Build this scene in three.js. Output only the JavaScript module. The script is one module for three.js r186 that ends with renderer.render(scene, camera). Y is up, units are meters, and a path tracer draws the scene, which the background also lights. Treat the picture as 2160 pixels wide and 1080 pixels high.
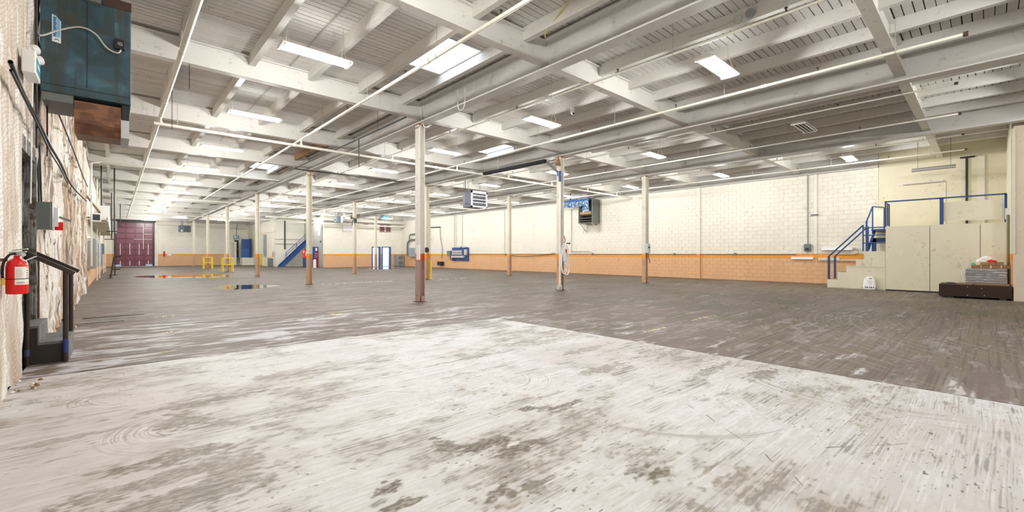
import * as THREE from 'three';
import { mergeGeometries } from 'three/addons/utils/BufferGeometryUtils.js';
import { RoundedBoxGeometry } from 'three/addons/geometries/RoundedBoxGeometry.js';
import { RectAreaLightUniformsLib } from 'three/addons/lights/RectAreaLightUniformsLib.js';
RectAreaLightUniformsLib.init();

// ---------- camera, sky, exposure ----------
const scene = new THREE.Scene();
const camera = new THREE.PerspectiveCamera(2 * Math.atan(540 / 916.4) * 180 / Math.PI, 2, 0.05, 200);
const YAW = 42.4617 * Math.PI / 180;
camera.position.set(0, 1.37, 0);
camera.lookAt(Math.sin(YAW), 1.37, -Math.cos(YAW));
camera.setViewOffset(2160, 1080, 0, 4, 2160, 1080);
scene.add(camera);
scene.background = new THREE.Color().setRGB(0.78, 0.88, 1.0);      // overcast sky above the skylights
scene.backgroundIntensity = 8;
const renderer = new THREE.WebGLRenderer({ antialias: true });
renderer.toneMapping = THREE.LinearToneMapping;
renderer.toneMappingExposure = 0.82;
renderer.shadowMap.enabled = true;
const LAMP = { down: 27, side: 10, up: 4.5, glow: 7 };                       // every fluorescent fixture
const LAMP_COLOR = new THREE.Color().setRGB(1.0, 0.99, 0.972);

// ---------- helpers: X to the right across the hall, Y up, Z forward along the hall (three's -z) ----------
const V = (x, y, z) => new THREE.Vector3(x, y, -z);
let seed = 7;
const rnd = () => { seed = (seed * 1664525 + 1013904223) >>> 0; return seed / 4294967296; };
const rr = (a, b) => a + (b - a) * rnd();
const clamp = (v, a = 0, b = 1) => Math.min(b, Math.max(a, v));
const sstep = (a, b, x) => { const t = clamp((x - a) / (b - a)); return t * t * (3 - 2 * t); };
const mixc = (a, b, t) => [a[0] + (b[0] - a[0]) * t, a[1] + (b[1] - a[1]) * t, a[2] + (b[2] - a[2]) * t];
const NT = new Float32Array(65536);
for (let i = 0; i < 65536; i++) NT[i] = rnd();
function n2(x, y) {
  const xi = Math.floor(x), yi = Math.floor(y); let fx = x - xi, fy = y - yi;
  fx = fx * fx * (3 - 2 * fx); fy = fy * fy * (3 - 2 * fy);
  const a = xi & 255, b = (xi + 1) & 255, c = (yi & 255) << 8, d = ((yi + 1) & 255) << 8;
  const p = NT[a + c], q = NT[a + d];
  return (p + (NT[b + c] - p) * fx) * (1 - fy) + (q + (NT[b + d] - q) * fx) * fy;
}
function fbm(x, y, o = 4) { let s = 0, a = 0.5, t = 0; for (let i = 0; i < o; i++) { s += a * n2(x, y); t += a; a *= 0.5; x = x * 2.03 + 17.3; y = y * 2.03 + 5.7; } return s / t; }
function makeTex(w, h, fn, srgb = true) {
  const d = new Uint8Array(w * h * 4);
  for (let j = 0; j < h; j++) for (let i = 0; i < w; i++) {
    const c = fn((i + 0.5) / w, (j + 0.5) / h), k = (j * w + i) * 4;
    d[k] = clamp(c[0]) * 255; d[k + 1] = clamp(c[1]) * 255; d[k + 2] = clamp(c[2]) * 255; d[k + 3] = 255;
  }
  return finishTex(new THREE.DataTexture(d, w, h), srgb);
}
function finishTex(t, srgb) {
  t.wrapS = t.wrapT = THREE.RepeatWrapping; t.magFilter = THREE.LinearFilter; t.minFilter = THREE.LinearMipmapLinearFilter;
  t.generateMipmaps = true; if (srgb) t.colorSpace = THREE.SRGBColorSpace; t.needsUpdate = true; return t;
}
function rep(t, sx, sy) { const c = t.clone(); c.repeat.set(1 / sx, 1 / sy); c.needsUpdate = true; return c; }

// geometry
function uvMetres(g) {
  if (g.index) g = g.toNonIndexed();
  const p = g.attributes.position, n = g.attributes.normal, uv = new Float32Array(p.count * 2);
  for (let i = 0; i < p.count; i++) {
    const ax = Math.abs(n.getX(i)), ay = Math.abs(n.getY(i)), az = Math.abs(n.getZ(i));
    let u, v;
    if (ay >= ax && ay >= az) { u = p.getX(i); v = -p.getZ(i); } else if (ax >= az) { u = -p.getZ(i); v = p.getY(i); } else { u = p.getX(i); v = p.getY(i); }
    uv[2 * i] = u; uv[2 * i + 1] = v;
  }
  g.setAttribute('uv', new THREE.BufferAttribute(uv, 2));
  for (const k of Object.keys(g.attributes)) if (!['position', 'normal', 'uv'].includes(k)) g.deleteAttribute(k);
  return g;
}
function box(x0, x1, y0, y1, z0, z1, r = 0) {
  const w = x1 - x0, h = y1 - y0, d = z1 - z0;
  const g = r ? new RoundedBoxGeometry(w, h, d, 1, r) : new THREE.BoxGeometry(w, h, d);
  return g.translate((x0 + x1) / 2, (y0 + y1) / 2, -(z0 + z1) / 2);
}
function rod(a, b, r, seg = 8, r2 = r) {
  const A = V(...a), B = V(...b), L = A.distanceTo(B);
  const g = new THREE.CylinderGeometry(r2, r, L, seg, 1);
  g.applyQuaternion(new THREE.Quaternion().setFromUnitVectors(new THREE.Vector3(0, 1, 0), B.clone().sub(A).normalize()));
  const m = A.add(B).multiplyScalar(0.5); return g.translate(m.x, m.y, m.z);
}
function bar(a, b, w, h = w) {                                      // square bar between two points
  const A = V(...a), B = V(...b), L = A.distanceTo(B), g = new THREE.BoxGeometry(w, h, L);
  const m = new THREE.Matrix4().lookAt(A, B, new THREE.Vector3(0, 1, 0.001)); g.applyMatrix4(m);
  const c = A.add(B).multiplyScalar(0.5); return g.translate(c.x, c.y, c.z);
}
function tube(pts, r, seg = 6, n = 0, closed = false) {
  const c = new THREE.CatmullRomCurve3(pts.map((p) => V(...p)), closed, 'catmullrom', 0.5);
  return new THREE.TubeGeometry(c, n || pts.length * 6, r, seg, closed);
}
function poly(pts, r, seg = 8) { const out = []; for (let i = 0; i + 1 < pts.length; i++) out.push(rod(pts[i], pts[i + 1], r, seg)); for (let i = 1; i + 1 < pts.length; i++) { const s = new THREE.SphereGeometry(r * 1.02, seg, 6), p = V(...pts[i]); out.push(s.translate(p.x, p.y, p.z)); } return out; }
function prismX(pts, x0, x1) {                                      // pts in (Z, Y), extruded across X
  const s = new THREE.Shape(pts.map(([z, y]) => new THREE.Vector2(z, y)));
  const g = new THREE.ExtrudeGeometry(s, { depth: x1 - x0, bevelEnabled: false });
  const p = g.attributes.position, n = g.attributes.normal;
  for (let i = 0; i < p.count; i++) { const a = p.getX(i), b = p.getY(i), c = p.getZ(i); p.setXYZ(i, x0 + c, b, -a); const na = n.getX(i), nb = n.getY(i), nc = n.getZ(i); n.setXYZ(i, nc, nb, -na); }
  return g;
}
function ibeamZ(x, y0, y1, z0, z1, fw, ft, wt) { return [box(x - fw / 2, x + fw / 2, y0, y0 + ft, z0, z1), box(x - fw / 2, x + fw / 2, y1 - ft, y1, z0, z1), box(x - wt / 2, x + wt / 2, y0 + ft, y1 - ft, z0, z1)]; }
function ibeamX(z, y0, y1, x0, x1, fw, ft, wt) { return [box(x0, x1, y0, y0 + ft, z - fw / 2, z + fw / 2), box(x0, x1, y1 - ft, y1, z - fw / 2, z + fw / 2), box(x0, x1, y0 + ft, y1 - ft, z - wt / 2, z + wt / 2)]; }
const hsec = (x, z, y0, y1, w = 0.2) => [box(x - w / 2, x - w / 2 + 0.016, y0, y1, z - w / 2, z + w / 2), box(x + w / 2 - 0.016, x + w / 2, y0, y1, z - w / 2, z + w / 2), box(x - w / 2 + 0.016, x + w / 2 - 0.016, y0, y1, z - 0.007, z + 0.007)];

// objects
const ORIGIN = new WeakMap(), used = {};
const numbered = (n) => { const k = used[n] = (used[n] ?? -1) + 1; return k ? n + '_' + String(k).padStart(3, '0') : n; };
function obj(name, geos, mat, parent = scene) {
  let g = (Array.isArray(geos) ? geos : [geos]).map((q) => uvMetres(q)); g = g.length > 1 ? mergeGeometries(g) : g[0];
  const o = ORIGIN.get(parent); if (o) g.translate(-o.x, -o.y, -o.z);
  const m = new THREE.Mesh(g, mat); m.name = parent === scene ? numbered(name) : name; m.castShadow = m.receiveShadow = true;
  if (o) ORIGIN.set(m, o); parent.add(m); return m;
}
function thing(name, label, category, at = [0, 0, 0], group) {
  const o = new THREE.Group(); o.name = numbered(name); o.position.copy(V(...at)); ORIGIN.set(o, o.position.clone()); scene.add(o);
  o.userData = { label, category }; if (group) o.userData.group = group; return o;
}
function tag(o, label, category, group) { o.userData = { label, category }; if (group) o.userData.group = group; return o; }
function struct(name, label) { const o = new THREE.Group(); o.name = name; o.userData = { kind: 'structure', label }; scene.add(o); return o; }
function stuff(o) { o.userData.kind = 'stuff'; return o; }
function copyOf(src, at, label, group) {
  const c = src.clone(); c.name = numbered(src.name.replace(/_\d{3}$/, '')); c.position.copy(V(...at)); scene.add(c);
  c.userData = { ...src.userData, label }; if (group) c.userData.group = group; return c;
}
const ORD = ['first', 'second', 'third', 'fourth', 'fifth', 'sixth', 'seventh', 'eighth', 'ninth', 'tenth', 'eleventh', 'twelfth', 'thirteenth', 'fourteenth', 'fifteenth'];

// ---------- materials ----------
const std = (c, rough = 0.7, o = {}) => new THREE.MeshStandardMaterial({ color: Array.isArray(c) ? new THREE.Color().setRGB(...c) : c, roughness: rough, ...o });
const grime = makeTex(512, 512, (u, v) => {                          // flecks and scuffs of old paint
  const a = fbm(u * 8, v * 8, 5), b = n2(u * 170, v * 170), c = sstep(0.68, 0.76, fbm(u * 40 + 9, v * 40, 3)) * sstep(0.5, 0.7, fbm(u * 5 + 2, v * 5, 2));
  const k = 0.965 + 0.035 * (a - 0.5) - 0.05 * (b > 0.955 ? 1 : 0) - 0.09 * c; return [k, k * 0.995, k * 0.985];
});
const grimeBump = makeTex(256, 256, (u, v) => { const k = fbm(u * 32, v * 32, 3); return [k, k, k]; }, false);
const g1 = rep(grime, 2.6, 2.6), gb = rep(grimeBump, 0.6, 0.6);
const paint = (c, rough = 0.6, o = {}) => std(c, rough, { map: g1, ...o });
const M = {
  white: paint([0.80, 0.79, 0.76], 0.55), purlin: paint([0.78, 0.77, 0.74], 0.6), girder: paint([0.74, 0.735, 0.72], 0.5),
  plank: [0, 1, 2, 3].map((i) => paint([[0.72, 0.71, 0.69], [0.76, 0.74, 0.71], [0.68, 0.67, 0.66], [0.74, 0.71, 0.69]][i], 0.75)),
  cream: paint([0.84, 0.81, 0.68], 0.6), creamW: paint([0.85, 0.83, 0.75], 0.6), peach: paint([0.76, 0.45, 0.24], 0.6), orange: paint([0.92, 0.36, 0.03], 0.5),
  pipe: paint([0.80, 0.78, 0.70], 0.45), dark: std([0.02, 0.02, 0.02], 0.6), black: std([0.012, 0.012, 0.013], 0.5), brownSteel: std([0.035, 0.02, 0.016], 0.4),
  steel: std([0.45, 0.45, 0.45], 0.35, { metalness: 0.7 }), galv: std([0.55, 0.57, 0.58], 0.4, { metalness: 0.5 }), grey: std([0.30, 0.33, 0.34], 0.5), greyBox: std([0.16, 0.18, 0.165], 0.5),
  blue: std([0.01, 0.06, 0.22], 0.4), lightBlue: std([0.05, 0.25, 0.6], 0.5), red: std([0.75, 0.01, 0.012], 0.25), yellow: std([0.85, 0.6, 0.02], 0.45), rubber: std([0.01, 0.01, 0.01], 0.85),
  whitePl: std([0.85, 0.85, 0.84], 0.4), maroon: std([0.13, 0.018, 0.035], 0.35), brown: std([0.06, 0.03, 0.02], 0.5), wood: paint([0.32, 0.19, 0.09], 0.7), darkWood: paint([0.038, 0.02, 0.011], 0.8),
  rawWood: paint([0.42, 0.27, 0.16], 0.8), roof: std([0.05, 0.05, 0.05], 0.9), rust: paint([0.28, 0.13, 0.07], 0.6), conduit: std([0.5, 0.49, 0.44], 0.45),
};

// ---------- floor ----------
const BOUND = { x0: -0.8, x1: 24.3, z0: -8.5, z1: 65 };
const blobs = [ // dirt patches on the pale slab: x, z, radius x, radius z, strength
  [1.97, 2.42, 0.18, 0.07, 1], [2.12, 2.24, 0.16, 0.06, 0.9], [1.75, 2.62, 0.07, 0.12, 0.8], [2.72, 2.74, 0.12, 0.05, 0.9], [3.0, 2.58, 0.2, 0.05, 0.8], [2.85, 2.66, 0.15, 0.04, 0.6],
  [1.17, 2.36, 0.1, 0.07, 1], [1.16, 2.16, 0.12, 0.05, 0.9], [1.08, 2.27, 0.06, 0.05, 0.6], [1.64, 1.88, 0.11, 0.06, 0.8], [1.82, 1.8, 0.07, 0.07, 0.6], [2.5, 1.38, 0.14, 0.05, 0.9], [2.42, 1.5, 0.12, 0.08, 0.7],
  [0.36, 3.7, 0.28, 0.12, 0.6], [0.4, 4.45, 0.16, 0.2, 0.6], [0.62, 4.9, 0.5, 0.06, 0.5], [0.1, 3.4, 0.5, 0.1, 0.55], [0.3, 3.05, 0.4, 0.12, 0.5], [0.55, 3.2, 0.2, 0.3, 0.5], [-0.2, 4.6, 0.4, 0.06, 0.4], [5.2, 2.2, 0.5, 0.09, 0.5], [5.5, 1.7, 0.3, 0.12, 0.6], [4.4, 3.1, 0.5, 0.08, 0.45], [5.1, 3.9, 0.6, 0.1, 0.4], [3.3, 4.6, 0.7, 0.05, 0.45],
];
const arcs = [ // tyre swirls: centre x, z, radius, half width, start, end
  [0.05, 5.62, 0.28, 0.2, 1.6, 4.9], [0.42, 4.35, 0.34, 0.26, 1.7, 5.0], [1.25, 3.05, 0.9, 0.1, 3.4, 4.6], [4.15, 2.3, 1.25, 0.06, 3.0, 4.6], [3.1, 3.6, 0.45, 0.22, 4.6, 6.4], [4.9, 0.7, 1.1, 0.2, 0.6, 2.6], [6.3, 0.8, 1.4, 0.3, 2.2, 3.8],
];
const cracks = [[[0.2, 4.35], [0.3, 4.1], [0.28, 3.9]], [[1.0, 4.1], [2.0, 4.02], [2.3, 3.75]], [[1.2, 3.0], [1.35, 2.8]], [[3.9, 1.9], [3.5, 1.3], [3.0, 0.7]], [[1.1, 2.75], [1.2, 2.6], [1.35, 2.52]], [[0.9, 5.2], [2.4, 5.25]], [[1.6, 6.2], [3.8, 6.3]], [[2.2, 5.0], [3.2, 5.05]], [[3.4, 1.0], [4.2, 0.4]]];
function segDist(px, pz, a, b) { const dx = b[0] - a[0], dz = b[1] - a[1], t = clamp(((px - a[0]) * dx + (pz - a[1]) * dz) / (dx * dx + dz * dz)); return Math.hypot(px - a[0] - t * dx, pz - a[1] - t * dz); }
function scratch(x, z) {                                             // long fine drag marks along X
  const w = z + 0.05 * (n2(x * 0.6, z * 1.2) - 0.5) + x * 0.012;
  return 0.32 * n2(x * 1.1, w * 46) + 0.34 * n2(x * 2.6 + 40, w * 118) + 0.2 * n2(x * 0.45 + 9, w * 17) + 0.14 * n2(x * 9, w * 60);
}
function paleColor(x, z) {
  const s = scratch(x, z), big = fbm(x * 0.8 + 3, z * 1.0 + 8, 4), mid = fbm(x * 3.1 + 2, z * 5.2, 4), fine = fbm(x * 15 + 6, z * 27, 3), gr = n2(x * 230, z * 230);
  const w = z + 0.06 * (n2(x * 0.6, z * 1.2) - 0.5) + x * 0.012, t1 = n2(x * 2.2 + 70, w * 125), t2 = n2(x * 3.3 + 170, w * 110);
  const q = 0.4 * big + 0.36 * mid + 0.12 * s + 0.12 * fine;
  let c = mixc([0.80, 0.795, 0.787], [0.845, 0.843, 0.84], sstep(0.42, 0.6, 0.6 * s + 0.4 * fine));
  c = mixc(c, [0.775, 0.745, 0.735], sstep(0.46, 0.62, fbm(x * 0.6 + 31, z * 0.8, 3)) * 0.55);                // pinkish cast
  c = mixc(c, [0.715, 0.69, 0.66], sstep(0.47, 0.60, q + 0.12 * (fine - 0.5)) * (0.4 + 0.4 * n2(x * 18 + 4, z * 60)));
  c = mixc(c, [0.55, 0.515, 0.465], sstep(0.575, 0.68, q + 0.26 * (fine - 0.5) + 0.14 * (s - 0.5)) * (0.3 + 0.55 * n2(x * 30, z * 70)));
  c = mixc(c, [0.60, 0.575, 0.55], sstep(0.7, 0.84, t1) * sstep(0.4, 0.58, mid) * 0.6); // thin scratches
  c = mixc(c, [0.89, 0.885, 0.88], sstep(0.7, 0.85, t2) * 0.45);
  let b = 0;
  for (const [bx, bz, rx, rz, k] of blobs) {
    const dx = (x - bx) / rx, dz = (z - bz) / rz; if (dx > 2.4 || dx < -2.4 || dz > 2.4 || dz < -2.4) continue;
    const r = 1 - Math.hypot(dx, dz) / 2; if (r > 0) b = Math.max(b, k * sstep(0.52, 0.66, r * 0.45 + 0.42 * fine + 0.3 * mid));
  }
  c = mixc(c, [0.44, 0.405, 0.35], b * (0.55 + 0.45 * sstep(0.35, 0.6, n2(x * 40, z * 80))));
  for (const [ax, az, r, w2, t0, t3] of arcs) {
    const dx = x - ax, dz = z - az, d = Math.hypot(dx, dz); if (Math.abs(d - r) > w2) continue;
    let t = Math.atan2(dz, dx); if (t < 0) t += 6.2832; if (t < t0 || t > t3) continue;
    const edge = sstep(w2, w2 * 0.3, Math.abs(d - r)) * sstep(0, 0.35, t - t0) * sstep(0, 0.35, t3 - t), ln = n2(d * 95, t * 2.2), l2 = n2(d * 30 + 7, t * 1.1);
    c = mixc(c, [0.64, 0.605, 0.57], edge * 0.6 * sstep(0.55, 0.8, 0.6 * ln + 0.4 * l2)); c = mixc(c, [0.89, 0.885, 0.88], edge * 0.4 * sstep(0.6, 0.85, 1 - ln));
  }
  for (const cr of cracks) for (let i = 0; i + 1 < cr.length; i++) {
    const d = segDist(x + 0.06 * (n2(x * 5, z * 5) - 0.5), z + 0.06 * (n2(x * 6 + 9, z * 6) - 0.5), cr[i], cr[i + 1]); if (d < 0.006) c = mixc(c, [0.45, 0.42, 0.39], sstep(0.006, 0.002, d) * 0.7 * sstep(0.45, 0.6, n2(x * 9, z * 9)));
  }
  const chip = n2(x * 26 + 3, z * 64 + 5); if (chip > 0.88) c = mixc(c, [0.36, 0.33, 0.29], (chip - 0.88) * 8 * sstep(0.55, 0.7, n2(x * 1.7, z * 1.7 + 40)));
  if (gr > 0.94) c = mixc(c, [0.58, 0.55, 0.52], 0.4);
  const worn = sstep(5.0, 6.9, z + 1.6 * (big - 0.5)) * sstep(2.2, 5.5, x); // scuffs crowd the corner towards the dark slab
  c = mixc(c, [0.56, 0.545, 0.535], sstep(0.52, 0.6, 0.6 * s + 0.4 * mid - 0.12 + 0.16 * worn) * 0.75);
  const jd = Math.min(Math.abs(7.12 - z + 0.012 * (n2(x * 7, 3) - 0.5)), Math.abs(6.05 - x + 0.012 * (n2(z * 7, 8) - 0.5)) + 0.008); if (jd < 0.02) c = mixc(c, [0.2, 0.18, 0.16], sstep(0.02, 0.006, jd) * (0.3 + 0.7 * sstep(0.3, 0.6, n2(x * 3.1 + z * 2.3, 7.1))));
  return c.map((k) => 0.78 + (k - 0.78) * 1.12);
}
function darkColor(x, z) {
  const s = scratch(x * 0.7, z * 0.5), f = fbm(x * 0.32 + 5, z * 0.36 + 2, 4), m = fbm(x * 0.8, z * 1.7, 4), mid = fbm(x * 2.0 + 8, z * 5.0, 4), fine = fbm(x * 7, z * 21, 3), gr = n2(x * 60, z * 60);
  let c = mixc([0.39, 0.36, 0.305], [0.435, 0.395, 0.355], sstep(0.38, 0.6, f));
  const e = 0.45 * mid + 0.3 * s + 0.25 * fine;                      // grain that outlines every patch of dust and wear
  c = mixc(c, [0.52, 0.475, 0.39], sstep(0.5, 0.56, e + (x > 15 && z < 8 ? 0.1 * sstep(15, 19, x + 5 * (m - 0.5)) * sstep(8, 4, z) : -0.2)) * 0.7);
  c = mixc(c, [0.255, 0.24, 0.215], sstep(0.49, 0.6, 0.42 * mid + 0.28 * s + 0.3 * fine) * 0.75);
  c = mixc(c, [0.51, 0.485, 0.46], sstep(0.5, 0.62, 0.4 * m + 0.4 * s + 0.2 * fine) * 0.5);
  c = mixc(c, [0.30, 0.28, 0.255], sstep(0.64, 0.8, n2(x * 0.9 + 33, z * 52)) * 0.5);
  // worn, dusty patches of lighter concrete, denser in the left half of the hall
  const lf = sstep(14, 4, x + 6 * (f - 0.5)) * sstep(30, 10, z + 12 * (m - 0.5)), nb = sstep(9, 4.5, x + 3 * (m - 0.5)) * sstep(14, 8.5, z + 4 * (f - 0.5));
  c = mixc(c, [0.585, 0.555, 0.545], sstep(0.53, 0.60, e - 0.05 + 0.12 * lf) * 0.65);
  c = mixc(c, [0.72, 0.715, 0.72], sstep(0.55, 0.62, e - 0.17 + 0.22 * nb) * 0.85);
  c = mixc(c, [0.42, 0.365, 0.355], sstep(0.56, 0.66, fbm(x * 0.7 + 60, z * 3.0, 4)) * 0.6);
  if (gr > 0.9) c = mixc(c, [0.60, 0.58, 0.56], 0.3);
  // curved tyre scuffs near the slab edge on the right
  const dd = Math.hypot(x - 12.5, z + 4.2), tl = sstep(0.5, 0.8, n2(dd * 30, 3.3)) * sstep(4, 5, dd) * sstep(9, 7.5, dd) * sstep(3.6, 2, z); c = mixc(c, [0.53, 0.5, 0.46], tl * 0.5 * sstep(0.35, 0.6, n2(x, z * 2)));
  for (const [jz, jx] of [[7.12, 6.1], [10.6, 30]]) { const d = Math.abs(z - jz + 0.012 * (n2(x * 7, 3) - 0.5)); if (d < 0.022 && x < jx) c = mixc(c, [0.12, 0.11, 0.1], sstep(0.022, 0.006, d) * (0.35 + 0.65 * sstep(0.3, 0.55, n2(x * 3.1, jz)))); }
  return c.map((k) => 0.43 + (k - 0.43) * 1.3);
}
function slabMesh(parent, x0, x1, z0, z1, w, h, fn, tz0 = z0, rough = 0.62) {
  const W = x1 - x0, H = z1 - tz0;
  const t = makeTex(w, h, (u, v) => fn(x0 + u * W, tz0 + v * H)); t.wrapT = THREE.MirroredRepeatWrapping;
  const g = uvMetres(box(x0 + 0.009, x1 - 0.009, -0.12, 0, z0 + 0.009, z1 - 0.009)), p = g.attributes.position, uv = g.attributes.uv;
  for (let i = 0; i < p.count; i++) uv.setXY(i, (p.getX(i) - x0) / W, (-p.getZ(i) - tz0) / H);
  const m = new THREE.Mesh(g, std([0.95, 0.95, 0.95], rough, { map: t, bumpMap: t, bumpScale: 0.0025 })); m.name = 'concrete_slab'; m.castShadow = m.receiveShadow = true; parent.add(m); return m;
}
const floor = struct('floor', 'worn concrete slab floor, pale in the foreground and dark grey beyond');
slabMesh(floor, -0.8, 6.05, -8.5, 7.12, 2048, 2048, paleColor, -0.9, 0.6).userData.label = 'pale scratched concrete slab in the foreground';
slabMesh(floor, 6.05, 24.3, -8.5, 10.6, 2048, 2048, darkColor, -1.0);
slabMesh(floor, -0.8, 6.05, 7.12, 10.6, 1536, 1024, darkColor);
slabMesh(floor, -0.8, 24.3, 10.6, 28, 2048, 2048, darkColor);
slabMesh(floor, -0.8, 24.3, 28, 65, 1024, 1024, darkColor);
obj('subfloor', box(-1.4, 24.8, -0.4, -0.12, -9, 66), std([0.05, 0.045, 0.04], 0.9), floor);

// ---------- ceiling: girders, cross beams, purlins, deck planks ----------
const GX = [6.5, 12.6, 18.7], BAYS = [[-0.8, 6.5], [6.5, 12.6], [12.6, 18.7], [18.7, 24.3]];
const CZ = []; for (let k = -4; k <= 11; k++) CZ.push(10.92 + 4.83 * k);
const SKY = [[4.76, 5.81, 7.35, 8.95], [10.86, 11.91, 12.95, 14.65], [4.76, 5.81, 23.2, 25.0], [4.76, 5.81, 57.3, 59.1]];
const DECK = 5.75;
const ceiling = struct('ceiling', 'white painted plank deck on purlins, cross beams and steel girders');
for (let i = 0; i < 3; i++) {
  const x = GX[i], z1 = [65, 65, 51.7][i];
  const gd = obj('girder', ibeamZ(x, 5.09, 5.7, -8.5, z1, 0.28, 0.03, 0.03), M.girder, ceiling);
  // clip angles with bolts where the cross beams land
  for (const z of CZ) if (z > 0 && z < 26) {
    for (const s of [-1, 1]) {
      const b = []; for (const dz of [-0.06, 0.06]) for (let q = 0; q < 4; q++) b.push(rod([x + s * 0.02, 5.28 + q * 0.09, z + dz], [x + s * 0.036, 5.28 + q * 0.09, z + dz], 0.012, 6));
      b.push(box(x + (s > 0 ? 0.015 : -0.027), x + (s > 0 ? 0.027 : -0.015), 5.24, 5.6, z - 0.09, z + 0.09)); obj('clip_angle', b, M.girder, gd);
    }
  }
}
for (const z of CZ) BAYS.forEach(([a, b], i) => {
  if (z < -8.3 || (i === 3 && z > 45) || (i === 2 && z > 52)) return;
  obj('cross_beam', ibeamX(z, 5.21, 5.69, a + (i ? 0.016 : 0), b - (i < 3 ? 0.016 : 0), 0.19, 0.022, 0.05), M.white, ceiling);
});
const PX = []; BAYS.forEach(([a, b], i) => { for (let x = (i === 0 ? 6.5 - 0.61 - 1.22 * 5 : a + 0.61); x < b - 0.3; x += 1.22) PX.push([x, i]); });
{
  const rest = [];
  for (let k = 0; k + 1 < CZ.length; k++) for (const [x, i] of PX) {
    const z0 = CZ[k], z1 = CZ[k + 1]; if ((i === 3 && z0 > 45) || (i === 2 && z0 > 50)) continue;
    const g = box(x - 0.058, x + 0.058, 5.5, DECK, z0 + 0.026, z1 - 0.026);
    if (z0 > 40 || z1 < 0) rest.push(g); else obj('purlin', g, Math.abs(x - 5.89) < 0.05 && z0 > 15 && z0 < 16 ? M.rawWood : M.purlin, ceiling);
    if (z0 > 5 && z0 < 20 && z1 > 0) rest.push(box(x - 0.075, x + 0.075, 5.485, 5.5, z0 + 0.026, z0 + 0.16));
  }
  stuff(obj('purlin_field', rest, M.purlin, ceiling));
  const far = [[], [], [], []]; let row = 0;
  for (let z = -8.5; z < 65; z += 0.14, row++) BAYS.forEach(([a, b], i) => {
    if ((i === 3 && z > 46) || (i === 2 && z > 52)) return;
    const gap = rnd() < 0.22 ? 0.024 : 0.013, dy = rr(-0.003, 0.003);
    let segs = [[a, b]];
    for (const [sx0, sx1, sz0, sz1] of SKY) if (sx0 > a && sx1 < b && z + 0.14 > sz0 && z < sz1) segs = [[a, sx0 - 0.02], [sx1 + 0.02, b]];
    const g = segs.map(([p, q]) => box(p, q, DECK + dy, DECK + 0.04, z + gap / 2, z + 0.14 - gap / 2));
    const near = z > 0.2 && z < 10.6;
    const m = Math.floor(rnd() * 4);
    if (near) obj('plank', g, M.plank[m], ceiling); else far[m].push(...g);
  });
  far.forEach((g, i) => stuff(obj('plank_field', g, M.plank[i], ceiling)));
  // roof covering over the planks, open at the skylights
  const s = new THREE.Shape([new THREE.Vector2(-1.3, -9), new THREE.Vector2(25, -9), new THREE.Vector2(25, 66), new THREE.Vector2(-1.3, 66)]);
  for (const [a, b, c, d] of SKY) { const e = 0.028; s.holes.push(new THREE.Path([new THREE.Vector2(a - e, c - e), new THREE.Vector2(a - e, d + e), new THREE.Vector2(b + e, d + e), new THREE.Vector2(b + e, c - e)])); }
  const g = new THREE.ExtrudeGeometry(s, { depth: 0.12, bevelEnabled: false }); g.rotateX(-Math.PI / 2); g.translate(0, DECK + 0.045, 0);
  obj('roof_covering', g, M.roof, ceiling);
}
SKY.forEach(([a, b, c, d], i) => {
  const w = struct('window_' + (i + 1), 'skylight with white curb and frosted glazing in the roof deck');
  const t = 0.03, y0 = DECK - 0.02, y1 = 6.35;
  obj('curb', [box(a - t, a, y0, y1, c - t, d + t), box(b, b + t, y0, y1, c - t, d + t), box(a, b, y0, y1, c - t, c), box(a, b, y0, y1, d, d + t)], M.whitePl, w);
  obj('glazing_bar', box(a, b, y1 - 0.06, y1 - 0.01, (c + d) / 2 - 0.02, (c + d) / 2 + 0.02), M.whitePl, w);
  obj('glazing', box(a - t, b + t, y1, y1 + 0.012, c - t, d + t), new THREE.MeshPhysicalMaterial({ color: 0xffffff, transmission: 1, roughness: 0, thickness: 0 }), w);
});

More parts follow.
